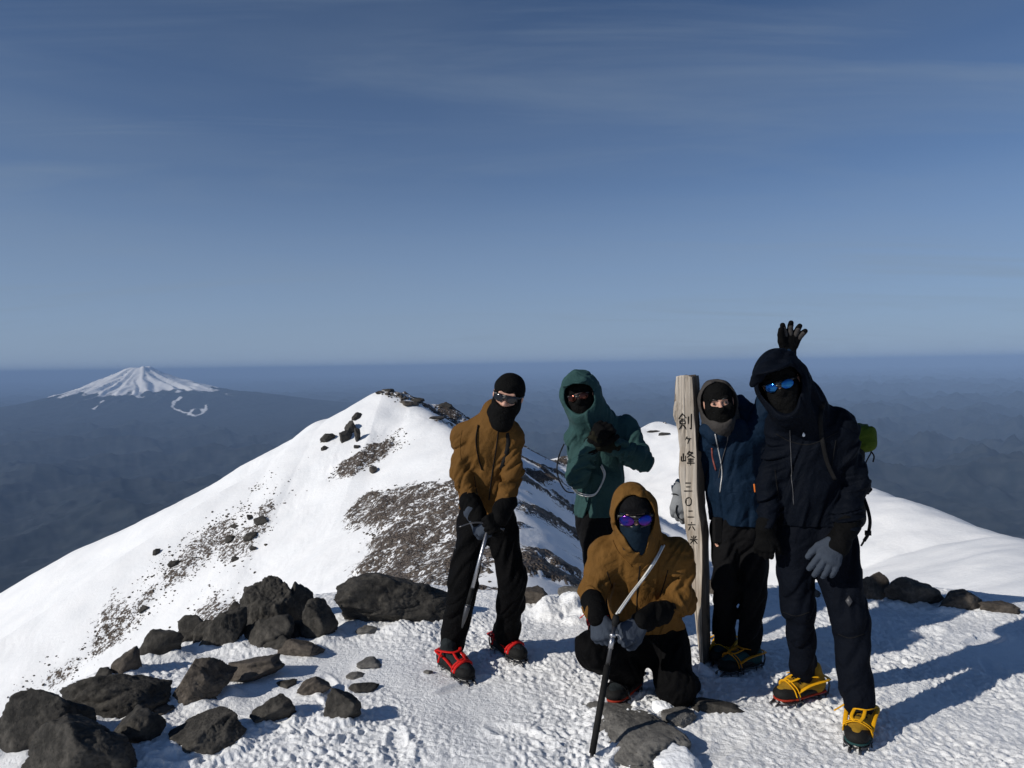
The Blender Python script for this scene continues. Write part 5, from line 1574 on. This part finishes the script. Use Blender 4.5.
# ------------------------------------------------------------------ sky, sun, air
SUN_EL, SUN_AZ_TRAVEL = 28.0, 26.0        # light travels towards +x and a little +y
def lights():
    a = R(SUN_AZ_TRAVEL); e = R(SUN_EL)
    trav = Vector((math.cos(a) * math.cos(e), math.sin(a) * math.cos(e), -math.sin(e)))
    sl = bpy.data.lights.new('sun', 'SUN'); so = bpy.data.objects.new('sun', sl); COL.objects.link(so)
    sl.energy = SUN_E; sl.angle = R(.53); sl.color = (1.0, .945, .86)
    so.rotation_euler = trav.to_track_quat('-Z', 'Y').to_euler()
    so.location = (-20, -10, 30)
    w = bpy.data.worlds.new('World'); SC.world = w; w.use_nodes = True
    nt = w.node_tree; bg = nt.nodes['Background']
    sky = N(nt, 'ShaderNodeTexSky', sky_type='NISHITA'); sky.sun_disc = False
    sky.sun_elevation = e
    sky.sun_rotation = math.atan2(-trav.x, -trav.y)
    sky.altitude = 3000; sky.air_density = SKY_AIR; sky.dust_density = SKY_DUST; sky.ozone_density = SKY_OZ
    # thin high cirrus, laid out by direction of view in the sky dome
    co = coord(nt, 'Generated')
    sx = N(nt, 'ShaderNodeSeparateXYZ'); nt.links.new(co, sx.inputs[0])
    zz = mathn(nt, 'MAXIMUM', sx.outputs[2], .02)
    cx = N(nt, 'ShaderNodeCombineXYZ')
    nt.links.new(mathn(nt, 'DIVIDE', sx.outputs[0], mathn(nt, 'ADD', zz, .12)), cx.inputs[0])
    nt.links.new(mathn(nt, 'MULTIPLY', mathn(nt, 'DIVIDE', sx.outputs[1], mathn(nt, 'ADD', zz, .12)), 1.9), cx.inputs[1])
    mp = N(nt, 'ShaderNodeMapping'); nt.links.new(cx.outputs[0], mp.inputs[0]); mp.inputs['Rotation'].default_value = (0, 0, R(-16))
    mp.inputs['Scale'].default_value = (.45, 1.0, 1)
    n1 = N(nt, 'ShaderNodeTexNoise', Scale=.9, Detail=8, Roughness=.6, Distortion=1.4); nt.links.new(mp.outputs[0], n1.inputs['Vector'])
    n2 = N(nt, 'ShaderNodeTexNoise', Scale=.35, Detail=3); nt.links.new(mp.outputs[0], n2.inputs['Vector'])
    k = mathn(nt, 'MULTIPLY', ramp(nt, n1.outputs[0], [(.48, (0, 0, 0)), (.70, (1, 1, 1))]), ramp(nt, n2.outputs[0], [(.40, (0, 0, 0)), (.62, (1, 1, 1))]))
    # long level bands of thin cloud
    bx = N(nt, 'ShaderNodeMapping'); nt.links.new(co, bx.inputs[0]); bx.inputs['Scale'].default_value = (1.3, 1.3, 12); bx.inputs['Rotation'].default_value = (0, R(7), 0)
    n3 = N(nt, 'ShaderNodeTexNoise', Scale=1.0, Detail=6, Roughness=.5, Distortion=.35); nt.links.new(bx.outputs[0], n3.inputs['Vector'])
    band = ramp(nt, n3.outputs[0], [(.44, (0, 0, 0)), (.72, (1, 1, 1))])
    k = mathn(nt, 'ADD', k, mathn(nt, 'MULTIPLY', band, .38))
    k = mathn(nt, 'MULTIPLY', k, CIRRUS)
    # paler air low over the horizon
    low = ramp(nt, sx.outputs[2], [(0, (1, 1, 1)), (.09, (.68, .68, .68)), (.24, (.24, .24, .24)), (.5, (0, 0, 0))])
    tint = nt.nodes.new('ShaderNodeMix'); tint.data_type = 'RGBA'; tint.blend_type = 'MULTIPLY'; tint.inputs[0].default_value = 1
    nt.links.new(sky.outputs[0], tint.inputs[6]); tint.inputs[7].default_value = (.71, .95, 1.13, 1)
    base = mixc(nt, mathn(nt, 'MULTIPLY', low, LOW_MIX), tint.outputs[2], LOW_C)
    cl = mixc(nt, k, base, (3.4, 4.4, 5.7))
    nt.links.new(cl, bg.inputs[0]); bg.inputs[1].default_value = SKY_S
    # the air: one box of thin haze whose top lies just above the summit
    m = bpy.data.materials.new('thin_haze'); m.use_nodes = True
    mt = m.node_tree; mt.nodes.remove(mt.nodes['Principled BSDF'])
    pv = mt.nodes.new('ShaderNodeVolumePrincipled')
    pv.inputs['Color'].default_value = (*HAZE_C, 1); pv.inputs['Density'].default_value = HAZE_D
    pv.inputs['Anisotropy'].default_value = HAZE_G
    mt.links.new(pv.outputs[0], mt.nodes['Material Output'].inputs['Volume'])
    x0, x1, y0, y1, z0, z1 = -170000, 170000, -2000, 172000, -3200, 235.0
    b = MB().box(((x0 + x1) / 2, (y0 + y1) / 2, (z0 + z1) / 2), ((x1 - x0) / 2, (y1 - y0) / 2, (z1 - z0) / 2))
    o = b.build('haze', m, None, smooth=False)
    tag(o, kind='stuff')

SUN_E = 5.0
SKY_S, SKY_AIR, SKY_DUST, SKY_OZ = .084, .9, .5, 3.0
CIRRUS = .42
LOW_MIX, LOW_C = .95, (4.2, 5.4, 7.3)
HAZE_C, HAZE_D, HAZE_G = (.37, .55, .86), 2.7e-5, -.1
lights()
vs = SC.view_settings
vs.view_transform = 'Standard'; vs.look = 'None'; vs.gamma = 1; vs.exposure = -.37
SC.display_settings.display_device = 'sRGB'
SC.cycles.use_denoising = True
SC.cycles.max_bounces = 5; SC.cycles.diffuse_bounces = 3; SC.cycles.glossy_bounces = 2
SC.cycles.transmission_bounces = 3; SC.cycles.volume_bounces = 0; SC.cycles.transparent_max_bounces = 6
